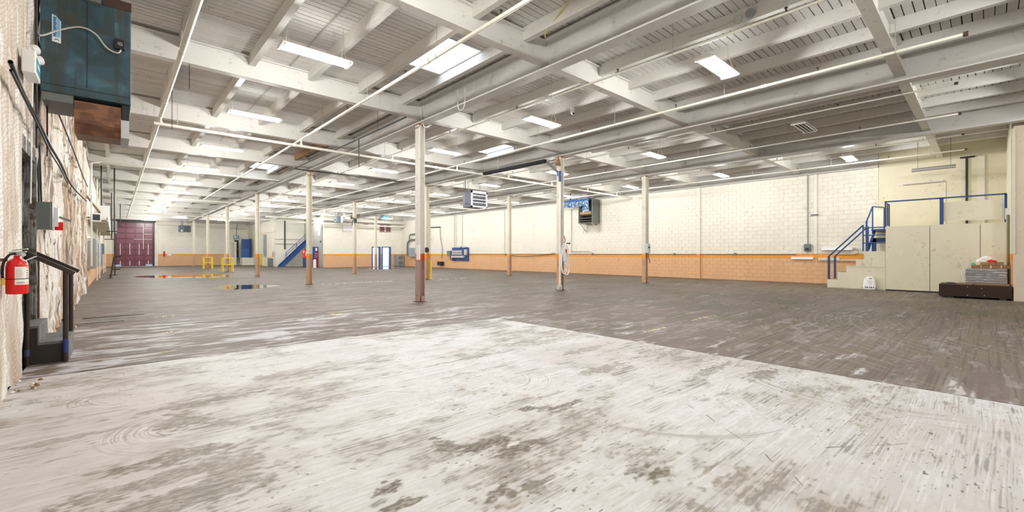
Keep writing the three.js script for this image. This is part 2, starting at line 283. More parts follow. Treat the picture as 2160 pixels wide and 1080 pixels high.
// ---------- walls ----------
// right wall of painted blocks: six peach courses, one orange course, cream above
const CH = 0.197, BW = 0.4;
const wallR = struct('wall_right', 'long painted block wall, cream above an orange stripe and peach dado');
{
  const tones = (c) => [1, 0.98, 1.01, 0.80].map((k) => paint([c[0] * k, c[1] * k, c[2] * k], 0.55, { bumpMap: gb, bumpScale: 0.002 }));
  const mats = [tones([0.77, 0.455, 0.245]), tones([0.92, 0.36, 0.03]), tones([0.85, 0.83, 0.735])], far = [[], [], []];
  const list = [];
  for (let r = 0; r < 26; r++) for (let k = 0; k < 107; k++) {
    let z0 = 3.15 + (k - (r % 2 ? 0.5 : 0)) * BW, z1 = z0 + BW; if (z1 <= 3.2 || z0 >= 45.4) continue; z0 = Math.max(z0, 3.15); z1 = Math.min(z1, 45.5);
    list.push([r, z0, z1]);
  }
  list.sort((p, q) => (p[1] + 1.5 * Math.abs(p[0] * CH - 2.2)) - (q[1] + 1.5 * Math.abs(q[0] * CH - 2.2)));
  list.forEach(([r, z0, z1], n) => {
    const kind = r < 6 ? 0 : r === 6 ? 1 : 2, dx = rr(-0.0015, 0.0015);
    const ga = rnd() < 0.3 ? 0.008 : 0.004; const g = box(24.3 + dx, 24.36, r * CH + ga, (r + 1) * CH - 0.004, z0 + 0.003, z1 - 0.003);
    const fullLook = n < 300; // the nearest blocks are parts of their own
    if (fullLook) obj('block', g, mats[kind][Math.floor(rnd() * 3)], wallR); else far[kind].push(g);
  });
  far.forEach((g, i) => stuff(obj('block_field', g, mats[i][0], wallR)));
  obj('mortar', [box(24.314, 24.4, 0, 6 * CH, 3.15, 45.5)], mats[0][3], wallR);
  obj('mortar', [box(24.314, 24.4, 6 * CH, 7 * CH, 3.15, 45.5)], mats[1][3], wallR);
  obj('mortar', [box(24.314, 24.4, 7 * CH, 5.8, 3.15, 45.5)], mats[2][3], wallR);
  obj('smooth_panel', box(24.27, 24.4, 0, 5.8, -0.5, 3.14), paint([0.83, 0.78, 0.6], 0.6), wallR);
  obj('backing', box(24.4, 24.8, -0.1, 6, -9, 46), M.creamW, wallR);
  obj('pilaster', box(24.22, 24.3, 0, 1.18, 10.86, 11.04), M.peach, wallR); obj('pilaster', box(24.22, 24.3, 1.38, 5.1, 10.86, 11.04), M.creamW, wallR); obj('pilaster', box(24.22, 24.3, 1.18, 1.38, 10.86, 11.04), M.orange, wallR);
  obj('pilaster', box(24.25, 24.3, 1.38, 5.1, 5.36, 5.5), M.creamW, wallR);
  obj('ledger_beam', [box(24.08, 24.3, 5.1, 5.13, 3.15, 45.5), box(24.2, 24.3, 5.13, 5.75, 3.15, 45.5)], M.girder, wallR);
}
// left wall: rough sprayed plaster, then a doorway with a recess, then a painted far stretch
const roughTex = makeTex(2048, 1024, (u, v) => {
  const z = u * 16, y = v * 5.75;
  const st = fbm(z * 4.2, y * 0.4, 5), fine = fbm(z * 18, y * 2.2, 4), bl = fbm(z * 1.3 + 4, y * 0.9, 4), sp = n2(z * 70, y * 70), crk = Math.abs(fbm(z * 3.1 + 9, y * 0.75 + 3, 5) - 0.5);
  let c = mixc([0.90, 0.875, 0.84], [0.78, 0.70, 0.62], sstep(0.42, 0.62, st));
  c = mixc(c, [0.96, 0.945, 0.92], sstep(0.5, 0.66, bl) * 0.6);
  c = mixc(c, [0.62, 0.52, 0.42], sstep(0.52, 0.66, 0.55 * st + 0.45 * fine) * 0.7);
  c = mixc(c, [0.80, 0.62, 0.50], sstep(0.58, 0.72, fbm(z * 1.1 + 20, y * 0.5, 3)) * 0.45);
  const dk = sstep(0.56, 0.66, fbm(z * 0.55 + 11, y * 0.22, 3)) * sstep(0.42, 0.6, fine); c = mixc(c, [0.42, 0.35, 0.28], dk * 0.6);
  if (crk < 0.012) c = mixc(c, [0.26, 0.22, 0.18], sstep(0.012, 0.003, crk) * 0.75);
  const sk = Math.abs(n2(z * 8.3, y * 0.5) - 0.5); if (sk < 0.03) c = mixc(c, [0.40, 0.33, 0.27], 0.55 * sstep(0.3, 0.6, n2(z * 2, y)));
  if (sp > 0.93) c = mixc(c, [0.25, 0.2, 0.16], 0.5);
  return c;
});
const roughBump = makeTex(1024, 512, (u, v) => { const z = u * 16, y = v * 5.75, k = 0.5 * fbm(z * 9, y * 2.2, 4) + 0.35 * fbm(z * 26, y * 14, 3) + 0.15 * n2(z * 60, y * 60); return [k, k, k]; }, false);
const wirePat = (u, v) => { const w = 0.05 * (n2(u * 9, v * 9) - 0.5), a = ((u + v * 0.6 + w) * 20 + 40) % 1, b = ((u * 0.5 - v * 1.1 + w * 1.4) * 26 + 60) % 1; return Math.max(sstep(0.16, 0.05, Math.abs(a - 0.5)) * sstep(0.35, 0.6, n2(u * 14, v * 14)), sstep(0.16, 0.05, Math.abs(b - 0.5))); };
const meshBump = makeTex(512, 512, (u, v) => { const k = 0.3 + 0.5 * fbm(u * 12, v * 9, 4) + 0.2 * wirePat(u, v); return [k, k, k]; }, false); // chicken wire pressed into the plaster
const wireTint = makeTex(512, 512, (u, v) => {
  const w = wirePat(u, v), st = fbm(u * 7, v * 1.5, 5), vl = Math.abs(((u * 3 + 0.02 * n2(v * 8, 3)) % 1) - 0.5) < 0.01, br = sstep(0.52, 0.72, fbm(u * 6 + 7, v * 2.0, 4));
  let c = mixc([0.92, 0.905, 0.88], [0.82, 0.765, 0.705], sstep(0.42, 0.62, st)); c = mixc(c, [0.70, 0.60, 0.50], br * 0.5); c = mixc(c, [0.52, 0.46, 0.40], w * 0.28);
  if (vl) c = mixc(c, [0.35, 0.3, 0.26], 0.55); if (n2(u * 120, v * 120) > 0.95) c = mixc(c, [0.35, 0.3, 0.25], 0.5); return c;
});
const wallL = struct('wall_left', 'rough stained plaster wall on the left with a recessed doorway');
function roughSheet(z0, z1, y0, y1, mat, amp, nz, ny, su, sv) {
  const pos = [], uv = [], idx = [];
  for (let j = 0; j <= ny; j++) for (let i = 0; i <= nz; i++) {
    const z = z0 + (z1 - z0) * i / nz, y = y0 + (y1 - y0) * j / ny, low = sstep(1.6, 0.4, y);
    const edge = sstep(0, 0.15, z - z0) * sstep(0, 0.15, z1 - z);
    const d = amp * ((fbm(z * 1.6, y * 0.4, 3) - 0.5) * 1.0 + (fbm(z * 6, y * 1.1 + 4, 3) - 0.5) * 0.6 + (fbm(z * 17, y * 6, 2) - 0.5) * 0.22) + low * amp * 0.8 * (fbm(z * 2.2 + 3, y * 2.4, 3) - 0.4);
    pos.push(-0.8 + d * (0.3 + 0.7 * edge), y, -z); uv.push(z / su, y / sv);
  }
  for (let j = 0; j < ny; j++) for (let i = 0; i < nz; i++) { const a = j * (nz + 1) + i, b = a + 1, c = a + nz + 1, d = c + 1; idx.push(a, b, c, b, d, c); }
  const g = new THREE.BufferGeometry(); g.setAttribute('position', new THREE.Float32BufferAttribute(pos, 3)); g.setAttribute('uv', new THREE.Float32BufferAttribute(uv, 2)); g.setIndex(idx); g.computeVertexNormals();
  const m = new THREE.Mesh(g, mat); m.name = 'plaster'; m.castShadow = m.receiveShadow = true; wallL.add(m); return m;
}
const roughMat = std([1, 1, 1], 0.9, { map: roughTex, bumpMap: roughBump, bumpScale: 0.03 }), wireMat = std([1, 1, 1], 0.85, { map: wireTint, bumpMap: meshBump, bumpScale: 0.009 });
roughSheet(-8.5, 7.62, 0, 5.75, wireMat, 0.07, 320, 90, 1.6, 1.6); roughSheet(7.62, 8.8, 2.62, 5.75, wireMat, 0.07, 40, 60, 1.6, 1.6); roughSheet(8.8, 23.2, 0, 5.75, roughMat, 0.16, 420, 150, 16, 5.75);
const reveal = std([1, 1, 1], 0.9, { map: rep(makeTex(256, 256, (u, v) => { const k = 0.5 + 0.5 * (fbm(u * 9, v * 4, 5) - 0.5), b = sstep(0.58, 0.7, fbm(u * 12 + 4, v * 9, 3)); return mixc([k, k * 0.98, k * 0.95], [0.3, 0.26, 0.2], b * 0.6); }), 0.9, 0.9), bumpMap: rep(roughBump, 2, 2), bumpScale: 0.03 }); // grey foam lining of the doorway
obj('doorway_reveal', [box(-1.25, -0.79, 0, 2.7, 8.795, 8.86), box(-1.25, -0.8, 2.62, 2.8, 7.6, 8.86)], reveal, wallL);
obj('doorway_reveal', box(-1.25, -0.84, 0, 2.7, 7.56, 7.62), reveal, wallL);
obj('door_leaf', box(-1.24, -1.19, 0.48, 2.6, 7.64, 8.78), M.brown, struct('door_7', 'dark door deep in the left doorway'));
obj('backing', [box(-1.6, -1.25, -0.1, 6, -9, 66), box(-1.25, -0.95, 0, 5.8, -9, 7.56), box(-1.25, -0.95, 0, 5.8, 8.86, 23.2), box(-1.25, -0.95, 2.8, 5.8, 7.56, 8.86)], M.creamW, wallL);
const blockTex = makeTex(512, 512, (u, v) => { // courses too far off to tell apart: 1.6 m of wall
  const y = v * 8, r = Math.floor(y), x = u * 4 + (r % 2) * 0.5, fx = x - Math.floor(x), fy = y - r, j = fx < 0.02 || fy < 0.035; const k = (j ? 0.9 : 0.975) + 0.04 * (fbm(u * 20, v * 20, 3) - 0.5) + 0.02 * (NT[(r * 31 + Math.floor(x) * 7) & 65535] - 0.5); return [k, k, k * 0.995];
});
const bt = rep(blockTex, 1.6, 1.6), bCream = std([0.85, 0.825, 0.72], 0.6, { map: bt }), bPeach = std([0.74, 0.44, 0.25], 0.6, { map: bt }), bOrange = std([0.92, 0.36, 0.03], 0.5, { map: bt });
function striped(parent, f) { obj('dado', f(0, 1.18), bPeach, parent); obj('stripe', f(1.18, 1.38), bOrange, parent); obj('upper_wall', f(1.38, 5.8), bCream, parent); }
striped(wallL, (a, b) => box(-1.25, -0.8, a, b, 23.2, 65.3));
const wallF = struct('wall_far', 'far painted block wall with orange stripe');
obj('dado', [box(-1.25, 0.0, 0, 1.18, 65, 65.3), box(3.42, 10.2, 0, 1.18, 65, 65.3)], bPeach, wallF); obj('stripe', [box(-1.25, 0.0, 1.18, 1.38, 65, 65.3), box(3.42, 10.2, 1.18, 1.38, 65, 65.3)], bOrange, wallF);
obj('upper_wall', [box(-1.25, 0.0, 1.38, 5.8, 65, 65.3), box(0, 3.42, 5.05, 5.8, 65, 65.3), box(3.42, 10.2, 1.38, 5.8, 65, 65.3), box(10.2, 13.2, 0, 5.8, 65, 65.3)], bCream, wallF);
obj('lintel', box(4.9, 8.1, 3.55, 3.68, 64.96, 65.02), M.cream, wallF); obj('pilaster', box(3.42, 3.72, 0, 5.2, 64.9, 65), M.creamW, wallF);
const wallI = struct('wall_inner', 'cream block walls of the inner corner by the blue staircase');
obj('side_wall', [box(12.8, 13.1, 0, 5.8, 57.1, 65), box(12.8, 13.1, 0, 1.05, 55.2, 57.1), box(12.8, 13.1, 3.6, 5.8, 55.2, 57.1), box(12.8, 13.1, 0, 5.8, 51.7, 55.2)], bCream, wallI);
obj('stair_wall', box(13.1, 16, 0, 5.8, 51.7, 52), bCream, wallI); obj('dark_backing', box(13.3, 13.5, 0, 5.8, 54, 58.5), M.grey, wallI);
obj('ledge', box(12.72, 12.8, 3.75, 3.95, 51.7, 58.5), M.cream, wallI);
const wallO = struct('wall_office', 'cream and peach partition wall with two office doorways');
{
  const d1 = [20.87, 21.72], d2 = [22.02, 22.97], H = 2.12;
  const f = (a, b) => [box(15.7, d1[0], a, b, 45.5, 45.75), box(d1[1], d2[0], a, b, 45.5, 45.75), box(d2[1], 24.4, a, b, 45.5, 45.75)];
  obj('dado', f(0, 1.18), bPeach, wallO); obj('stripe', f(1.18, 1.38), bOrange, wallO); obj('upper_wall', [...f(1.38, H), box(15.7, 24.4, H, 5.8, 45.5, 45.75)], bCream, wallO);
  obj('side_wall', box(15.7, 15.95, 0, 5.8, 45.75, 51.7), std([0.50, 0.51, 0.48], 0.6, { map: g1 }), wallO);
  const rm = std([0.85, 0.9, 0.95], 0.7);
  obj('office_room', [box(20.3, 20.4, 0, 2.8, 45.75, 49), box(23.3, 23.4, 0, 2.8, 45.75, 49), box(20.4, 23.3, 0, 2.8, 48.9, 49), box(20.4, 23.3, 2.7, 2.8, 45.75, 48.9), box(21.83, 21.9, 0, 2.7, 45.75, 48.9), box(20.4, 23.3, 0.0, 0.02, 45.75, 48.9)], rm, wallO);
  [d1, d2].forEach(([a, b], i) => {
    const d = struct('door_' + (i + 2), i ? 'right office doorway with blue frame and white room behind' : 'left office doorway with blue frame behind a column');
    obj('frame', [box(a - 0.06, a + 0.03, 0, H + 0.04, 45.42, 45.78), box(b - 0.03, b + 0.06, 0, H + 0.04, 45.42, 45.78), box(a - 0.06, b + 0.06, H - 0.03, H + 0.06, 45.42, 45.78)], M.blue, d);
    if (i) { const lf = obj('inner_door', box(22.35, 22.8, 0.02, 2.05, 48.8, 48.86), std([0.75, 0.82, 0.9], 0.5), d); obj('handle', box(22.42, 22.5, 1.0, 1.04, 48.74, 48.8), M.steel, lf); }
    const lamp = obj('ceiling_panel', box((a + b) / 2 - 0.3, (a + b) / 2 + 0.3, 2.66, 2.69, 47, 47.6), std([0.9, 0.9, 0.9], 0.5, { emissive: new THREE.Color(1, 1, 1), emissiveIntensity: 4 }), d);
    const L = new THREE.RectAreaLight(0xf2f6ff, 40, 0.6, 0.6); L.position.copy(V((a + b) / 2, 2.64, 47.3)); L.rotation.x = -Math.PI / 2; d.add(L);
  });
}
const wallB = struct('wall_back', 'plain wall behind the viewpoint'); obj('upper_wall', box(-1.25, 24.8, 0, 5.8, -8.9, -8.5), M.creamW, wallB);
const wallP = struct('wall_pier', 'cream plaster pier and alcove wall at the right edge');
{
  const pk = paint([0.82, 0.72, 0.58], 0.65, { bumpMap: gb, bumpScale: 0.004 });
  obj('pier', [box(19.3, 19.7, 0, 5.09, -8.5, -0.53)], pk, wallP);
  obj('alcove_wall', box(19.7, 24.3, 1.38, 5.8, -0.9, -0.49), M.cream, wallP); obj('alcove_stripe', box(19.7, 24.3, 1.18, 1.38, -0.9, -0.49), M.orange, wallP); obj('alcove_dado', box(19.7, 24.3, 0, 1.18, -0.9, -0.49), M.peach, wallP);
  obj('pier_edge', [box(19.26, 19.34, 1.38, 5.0, -0.56, -0.5)], M.cream, wallP);
}

// ---------- fluorescent fixtures ----------
function fixture(lit) {
  const o = thing('fluorescent_fixture', '', 'light fixture', [0, 0, 0], 'fluorescent high-bay fixtures under the ceiling');
  const arc = []; for (let i = 0; i <= 8; i++) { const t = i / 8; arc.push([-0.185 + 0.37 * t, 0.035 + 0.045 * Math.sin(Math.PI * t)]); }
  const lower = []; for (let i = 8; i >= 0; i--) { const t = i / 8; lower.push([-0.178 + 0.356 * t, 0.028 + 0.043 * Math.sin(Math.PI * t)]); }
  obj('housing', prismX([...arc, ...lower], -0.6, 0.6), M.whitePl, o);
  const cap = [...arc, [0.185, 0.0], [0.12, -0.012], [-0.12, -0.012], [-0.185, 0.0]];
  for (const s of [-1, 1]) obj('end_cap', prismX(cap, s > 0 ? 0.6 : -0.625, s > 0 ? 0.625 : -0.6), M.whitePl, o);
  const tm = lit ? std([1, 1, 1], 0.3, { emissive: LAMP_COLOR, emissiveIntensity: LAMP.glow }) : std([0.8, 0.8, 0.78], 0.2);
  for (let k = 0; k < 4; k++) {
    const z = -0.126 + 0.084 * k; const t = obj('tube', rod([-0.57, 0.012, z], [0.57, 0.012, z], 0.017, 8), tm, o);
    for (const s of [-1, 1]) obj('socket', rod([s * 0.57, 0.012, z], [s * 0.6, 0.012, z], 0.02, 6), M.greyBox, t);
  }
  obj('reflector', [-0.084, 0, 0.084].flatMap((z) => [bar([-0.58, 0.04, z - 0.02], [0.58, 0.04, z - 0.02], 0.004, 0.05), bar([-0.58, 0.04, z + 0.02], [0.58, 0.04, z + 0.02], 0.004, 0.05)]), lit ? M.whitePl : M.steel, o);
  for (const s of [-1, 1]) obj('hanger_wire', [rod([s * 0.5, 0.07, -0.12], [s * 0.5, 0.42, 0], 0.004, 5), rod([s * 0.5, 0.07, 0.12], [s * 0.5, 0.42, 0], 0.004, 5), rod([s * 0.5, 0.42, 0], [s * 0.5, 0.68, 0], 0.004, 5)], M.conduit, o);
  if (lit) {
    const L = new THREE.RectAreaLight(LAMP_COLOR, LAMP.down, 1.1, 0.3); L.rotation.x = -Math.PI / 2; L.position.set(0, -0.03, 0); o.add(L);
    const U = new THREE.RectAreaLight(LAMP_COLOR, LAMP.up, 1.1, 0.3); U.rotation.x = Math.PI / 2; U.position.set(0, 0.095, 0); o.add(U);   // added uplight above the closed housing, brightens the ceiling
    for (const s of [-1, 1]) { const p = new THREE.PointLight(LAMP_COLOR, LAMP.side, 0, 2); p.position.set(s * 0.33, -0.065, 0); p.castShadow = true; p.shadow.radius = 1.5; o.add(p); }
  }
  return o;
}
const lampRows = ['nearest the rough left wall', 'between first and second column lines', 'between second and third column lines', 'along the right wall'];
{
  let proto = null;
  for (let i = 0; i < 4; i++) for (let k = -1; k <= 12; k++) {
    const z = 3.62 + 4.845 * k, x = 2.79 + 6.08 * i - (i === 2 && z > 45 ? 0.75 : 0);  // shifted last fixture of the third row is added to brighten the stair wall
    if (z > 63 || (i === 1 && z > 60) || (i === 3 && z > 45) || (i === 2 && z > 48) || (i === 3 && k === -1)) continue;
    const word = k < 0 ? 'behind the viewpoint' : ORD[k] + ' from the front';
    const label = 'lit fluorescent fixture, ' + word + ', row ' + lampRows[i];
    if (i === 2 && k === 0) { const f = fixture(false); f.position.copy(V(x, 5.07, z)); f.userData.label = 'unlit fluorescent fixture with silvery reflector at upper right'; continue; }
    if (!proto) { proto = fixture(true); proto.position.copy(V(x, 5.07, z)); proto.userData.label = label; } else copyOf(proto, [x, 5.07, z], label);
  }
}

// ---------- columns ----------
const mauve = paint([0.46, 0.31, 0.27], 0.6), colWhite = paint([0.82, 0.80, 0.74], 0.5), colCream = paint([0.80, 0.77, 0.66], 0.5), colPeach = paint([0.60, 0.37, 0.23], 0.6), redOrange = paint([0.85, 0.16, 0.02], 0.5);
const colNames = ['the column line nearest the rough left wall', 'the middle column line', 'the column line nearest the right wall'];
for (let i = 0; i < 3; i++) for (let j = 0; j < [6, 4, 4][i]; j++) {
  const x = 6.5 + 6.1 * i, z = 11.03 + 9.66 * j, big = i === 0 && j === 0;
  const special = big ? 'white steel column with red-orange band and mauve foot, nearest the viewer' : (i === 1 && j === 0) ? 'steel column wrapped by white hoses and a drain pipe' : ORD[j] + ' steel column from the front in ' + colNames[i];
  const c = thing('steel_column', special, 'column', [x, 0, z], 'painted steel columns');
  obj('base_plate', box(x - 0.14, x + 0.14, 0, 0.015, z - 0.14, z + 0.14), M.brown, c);
  obj('lower_shaft', hsec(x, z, 0.015, 1.18), big ? mauve : colPeach, c);
  if (big) obj('sleeve', [box(x - 0.104, x - 0.06, 0.015, 0.22, z - 0.104, z - 0.03), box(x - 0.02, x + 0.1, 0.015, 0.17, z - 0.104, z - 0.09)], mauve, c);
  obj('painted_band', hsec(x, z, 1.18, 1.385, 0.201), big ? redOrange : M.orange, c);
  obj('upper_shaft', hsec(x, z, 1.385, 5.07), big ? colWhite : colCream, c);
  obj('cap_plate', box(x - 0.13, x + 0.13, 5.07, 5.09, z - 0.15, z + 0.15), M.rust, c);
}

// ---------- sprinkler and service pipes under the ceiling ----------
const pipeX = [[0.92, 0.045, -8.4, 60], [4.48, 0.035, -8.4, 36], [7.68, 0.022, -8.4, 42.8], [10.64, 0.03, 0.24, 42.8], [13.56, 0.022, 0.45, 42.8], [16.55, 0.028, 0.48, 42.8], [19.5, 0.02, 0.5, 40], [22.36, 0.024, 0.5, 40]];
pipeX.forEach(([x, r, z0, z1], n) => {
  const o = thing('sprinkler_pipe', n === 0 ? 'thick white main pipe along the ceiling nearest the left wall' : ORD[n] + ' sprinkler branch pipe from the left wall, under the ceiling', 'pipe', [x, 5.1, z0], 'ceiling sprinkler pipes');
  obj('pipe_run', rod([x, 5.1, z0], [x, 5.1, z1], r, 10), M.pipe, o);
  for (let z = z0 + 3.1; z < z1; z += 6.3) obj('coupling', rod([x, 5.1, z - 0.05], [x, 5.1, z + 0.05], r * 1.35, 10), M.pipe, o);
  for (let z = Math.max(z0, 0) + 0.9; z < Math.min(z1, 32); z += 3.05) {
    obj('hanger_rod', [rod([x, 5.1 + r, z], [x, 5.74, z], 0.006, 5), rod([x, 5.1, z - 0.012], [x, 5.1, z + 0.012], r * 1.2, 8)], M.conduit, o);
    if (n) obj('sprinkler_head', [rod([x, 5.1 + r, z + 1.2], [x, 5.1 + r + 0.06, z + 1.2], 0.012, 6), rod([x, 5.1 + r + 0.06, z + 1.2], [x, 5.1 + r + 0.07, z + 1.2], 0.028, 8)], M.brown, o);
  }
  if (n > 2) obj('end_cap', rod([x, 5.1, z0 - 0.03], [x, 5.1, z0 + 0.03], r * 1.4, 8), M.brown, o);
});
function crossPipe(label, y, z, x0, x1, r, drops = []) {
  const o = thing('cross_pipe', label, 'pipe', [x0, y, z]);
  obj('pipe_run', rod([x0, y, z], [x1, y, z], r, 10), M.pipe, o);
  for (const x of drops) obj('riser_stub', [rod([x, y, z], [x, 5.065, z], 0.03, 8), rod([x, y + 0.02, z], [x, y + 0.08, z], 0.045, 8)], M.pipe, o);
  for (let x = x0 + 0.5; x < x1; x += 3.05) obj('hanger_rod', rod([x, y, z], [x, 5.74, z], 0.007, 5), M.conduit, o);
  for (const t of [0.15, 0.38, 0.62, 0.85]) obj('coupling', rod([x0 + (x1 - x0) * t - 0.05, y, z], [x0 + (x1 - x0) * t + 0.05, y, z], r * 1.3, 10), M.pipe, o); return o;
}
crossPipe('long white cross main pipe running across the hall behind the nearest column', 4.88, 15.05, 0.78, 24.0, 0.045, [0.92, 4.48, 7.68, 10.64, 13.56, 16.55, 19.5, 22.36]);
crossPipe('upper white pipe in front of the office partition', 4.8, 44.4, 10.2, 24.2, 0.07);
crossPipe('lower white pipe in front of the office partition', 4.42, 44.5, 12.9, 24.2, 0.07);
crossPipe('white pipe across the bay before the overhead door', 4.95, 50.5, 1.2, 12.5, 0.06);
crossPipe('pipe across the left bays beyond the third column', 4.85, 34.5, -0.6, 12.4, 0.04);
{ // conduits fixed under the deck
  const lines = [[3.0, 3.2, 11], [3.0, 11.1, 20], [8.9, 1, 22], [15.2, 1, 22]];
  lines.forEach(([x, a, b], n) => { const o = obj('ceiling_conduit', [rod([x, 5.72, a], [x, 5.72, b], 0.012, 6), rod([x - 0.001, 5.7, (a + b) / 2], [x + 0.001, 5.73, (a + b) / 2], 0.05, 10)], M.conduit); tag(o, ['thin conduit with junction box on the planks above the first left fixture', 'thin conduit on the planks beyond the second left cross beam', 'thin conduit on the planks of the second bay', 'thin conduit on the planks of the third bay'][n], 'conduit'); });
  tag(obj('gas_pipe', [rod([5.7, 5.0, 10.4], [5.62, 5.0, 20.5], 0.022, 8), rod([5.66, 5.0, 13.3], [5.66, 4.1, 13.3], 0.015, 6), rod([5.67, 5.0, 12], [5.67, 5.74, 12], 0.006, 5), rod([5.64, 5.0, 18], [5.64, 5.74, 18], 0.006, 5)], M.black), 'black pipe slung under the girder left of the nearest column', 'pipe');
  tag(obj('gas_pipe', [rod([5.6, 4.95, 19.6], [10.5, 4.95, 19.6], 0.025, 8)], M.black), 'black pipe crossing behind the second column near rusty beams', 'pipe');
}
{ // hanging chains near the left wall
  for (const [x, z, y0, y1, lab] of [[0.72, 7.9, 5.2, 5.72, 'short steel chain hanging beside the blue heater'], [1.05, 13.6, 4.5, 5.74, 'dark chain hanging from the thick left pipe'], [1.12, 10.9, 4.75, 5.22, 'short pale chain hanging under the first cross beam']]) {
    const o = thing('chain', lab, 'chain', [x, y0, z]); let k = 0;
    for (let y = y0; y < y1; y += 0.045, k++) { const t = new THREE.TorusGeometry(0.016, 0.005, 4, 8); t.scale(0.7, 1.5, 1); if (k % 2) t.rotateY(Math.PI / 2); t.translate(x, y, -z); obj('link', t, M.brownSteel, o); }
  }
}
tag(obj('hanging_rope', tube([[5.74, 5.74, 4.78], [5.78, 5.66, 5.0], [5.9, 5.49, 5.5], [5.97, 5.44, 5.6]], 0.012, 6, 20), std([0.6, 0.52, 0.12], 0.6)), 'yellow rope hanging slantwise from the planks at top centre', 'rope');
{ const o = thing('junction_box', 'round grey junction box with coiled cable on a purlin top right', 'electrical box', [8.2, 5.55, 2.8]); obj('cover', rod([8.26, 5.6, 2.8], [8.2, 5.6, 2.8], 0.075, 14), M.grey, o); const t = new THREE.TorusGeometry(0.07, 0.008, 6, 20); t.rotateY(Math.PI / 2); t.translate(8.22, 5.56, -3.0); obj('cable_coil', t, M.conduit, o); obj('cable', tube([[8.24, 5.58, 3.05], [8.25, 5.56, 3.4], [8.25, 5.6, 3.9]], 0.007, 5, 14), M.conduit, o); }
// white icicle wires under the girder by the first skylight
{ const o = thing('loose_wires', 'white loose wires dangling under the first skylight beam', 'wire', [6.3, 4.9, 8.6]);
  for (const [z, l] of [[8.9, 0.35], [8.6, 0.4], [8.2, 0.25], [7.9, 0.14], [7.6, 0.16]]) obj('wire', tube([[6.3, 5.46, z], [6.31, 5.46 - l * 0.5, z + 0.02], [6.3, 5.46 - l, z - 0.02]], 0.007, 5, 10), M.whitePl, o);
  obj('wire', tube([[6.3, 5.42, 8.9], [6.3, 5.0, 8.86], [6.31, 4.92, 8.72], [6.3, 5.02, 8.6], [6.3, 5.42, 8.55]], 0.009, 5, 24), M.whitePl, o); }
{ // dome camera
  const o = thing('dome_camera', 'white dome security camera hanging under a purlin near the middle', 'camera', [9.55, 5.3, 7.9]);
  obj('mount', [rod([9.55, 5.5, 7.9], [9.55, 5.42, 7.9], 0.07, 14), rod([9.55, 5.42, 7.9], [9.55, 5.36, 7.9], 0.055, 14, 0.07)], M.whitePl, o);
  const s = new THREE.SphereGeometry(0.055, 14, 8, 0, Math.PI * 2, Math.PI / 2, Math.PI / 2); s.translate(9.55, 5.365, -7.9); obj('dome', s, M.whitePl, o);
  obj('lens', rod([9.53, 5.335, 7.86], [9.52, 5.32, 7.84], 0.028, 10), M.black, o);
}

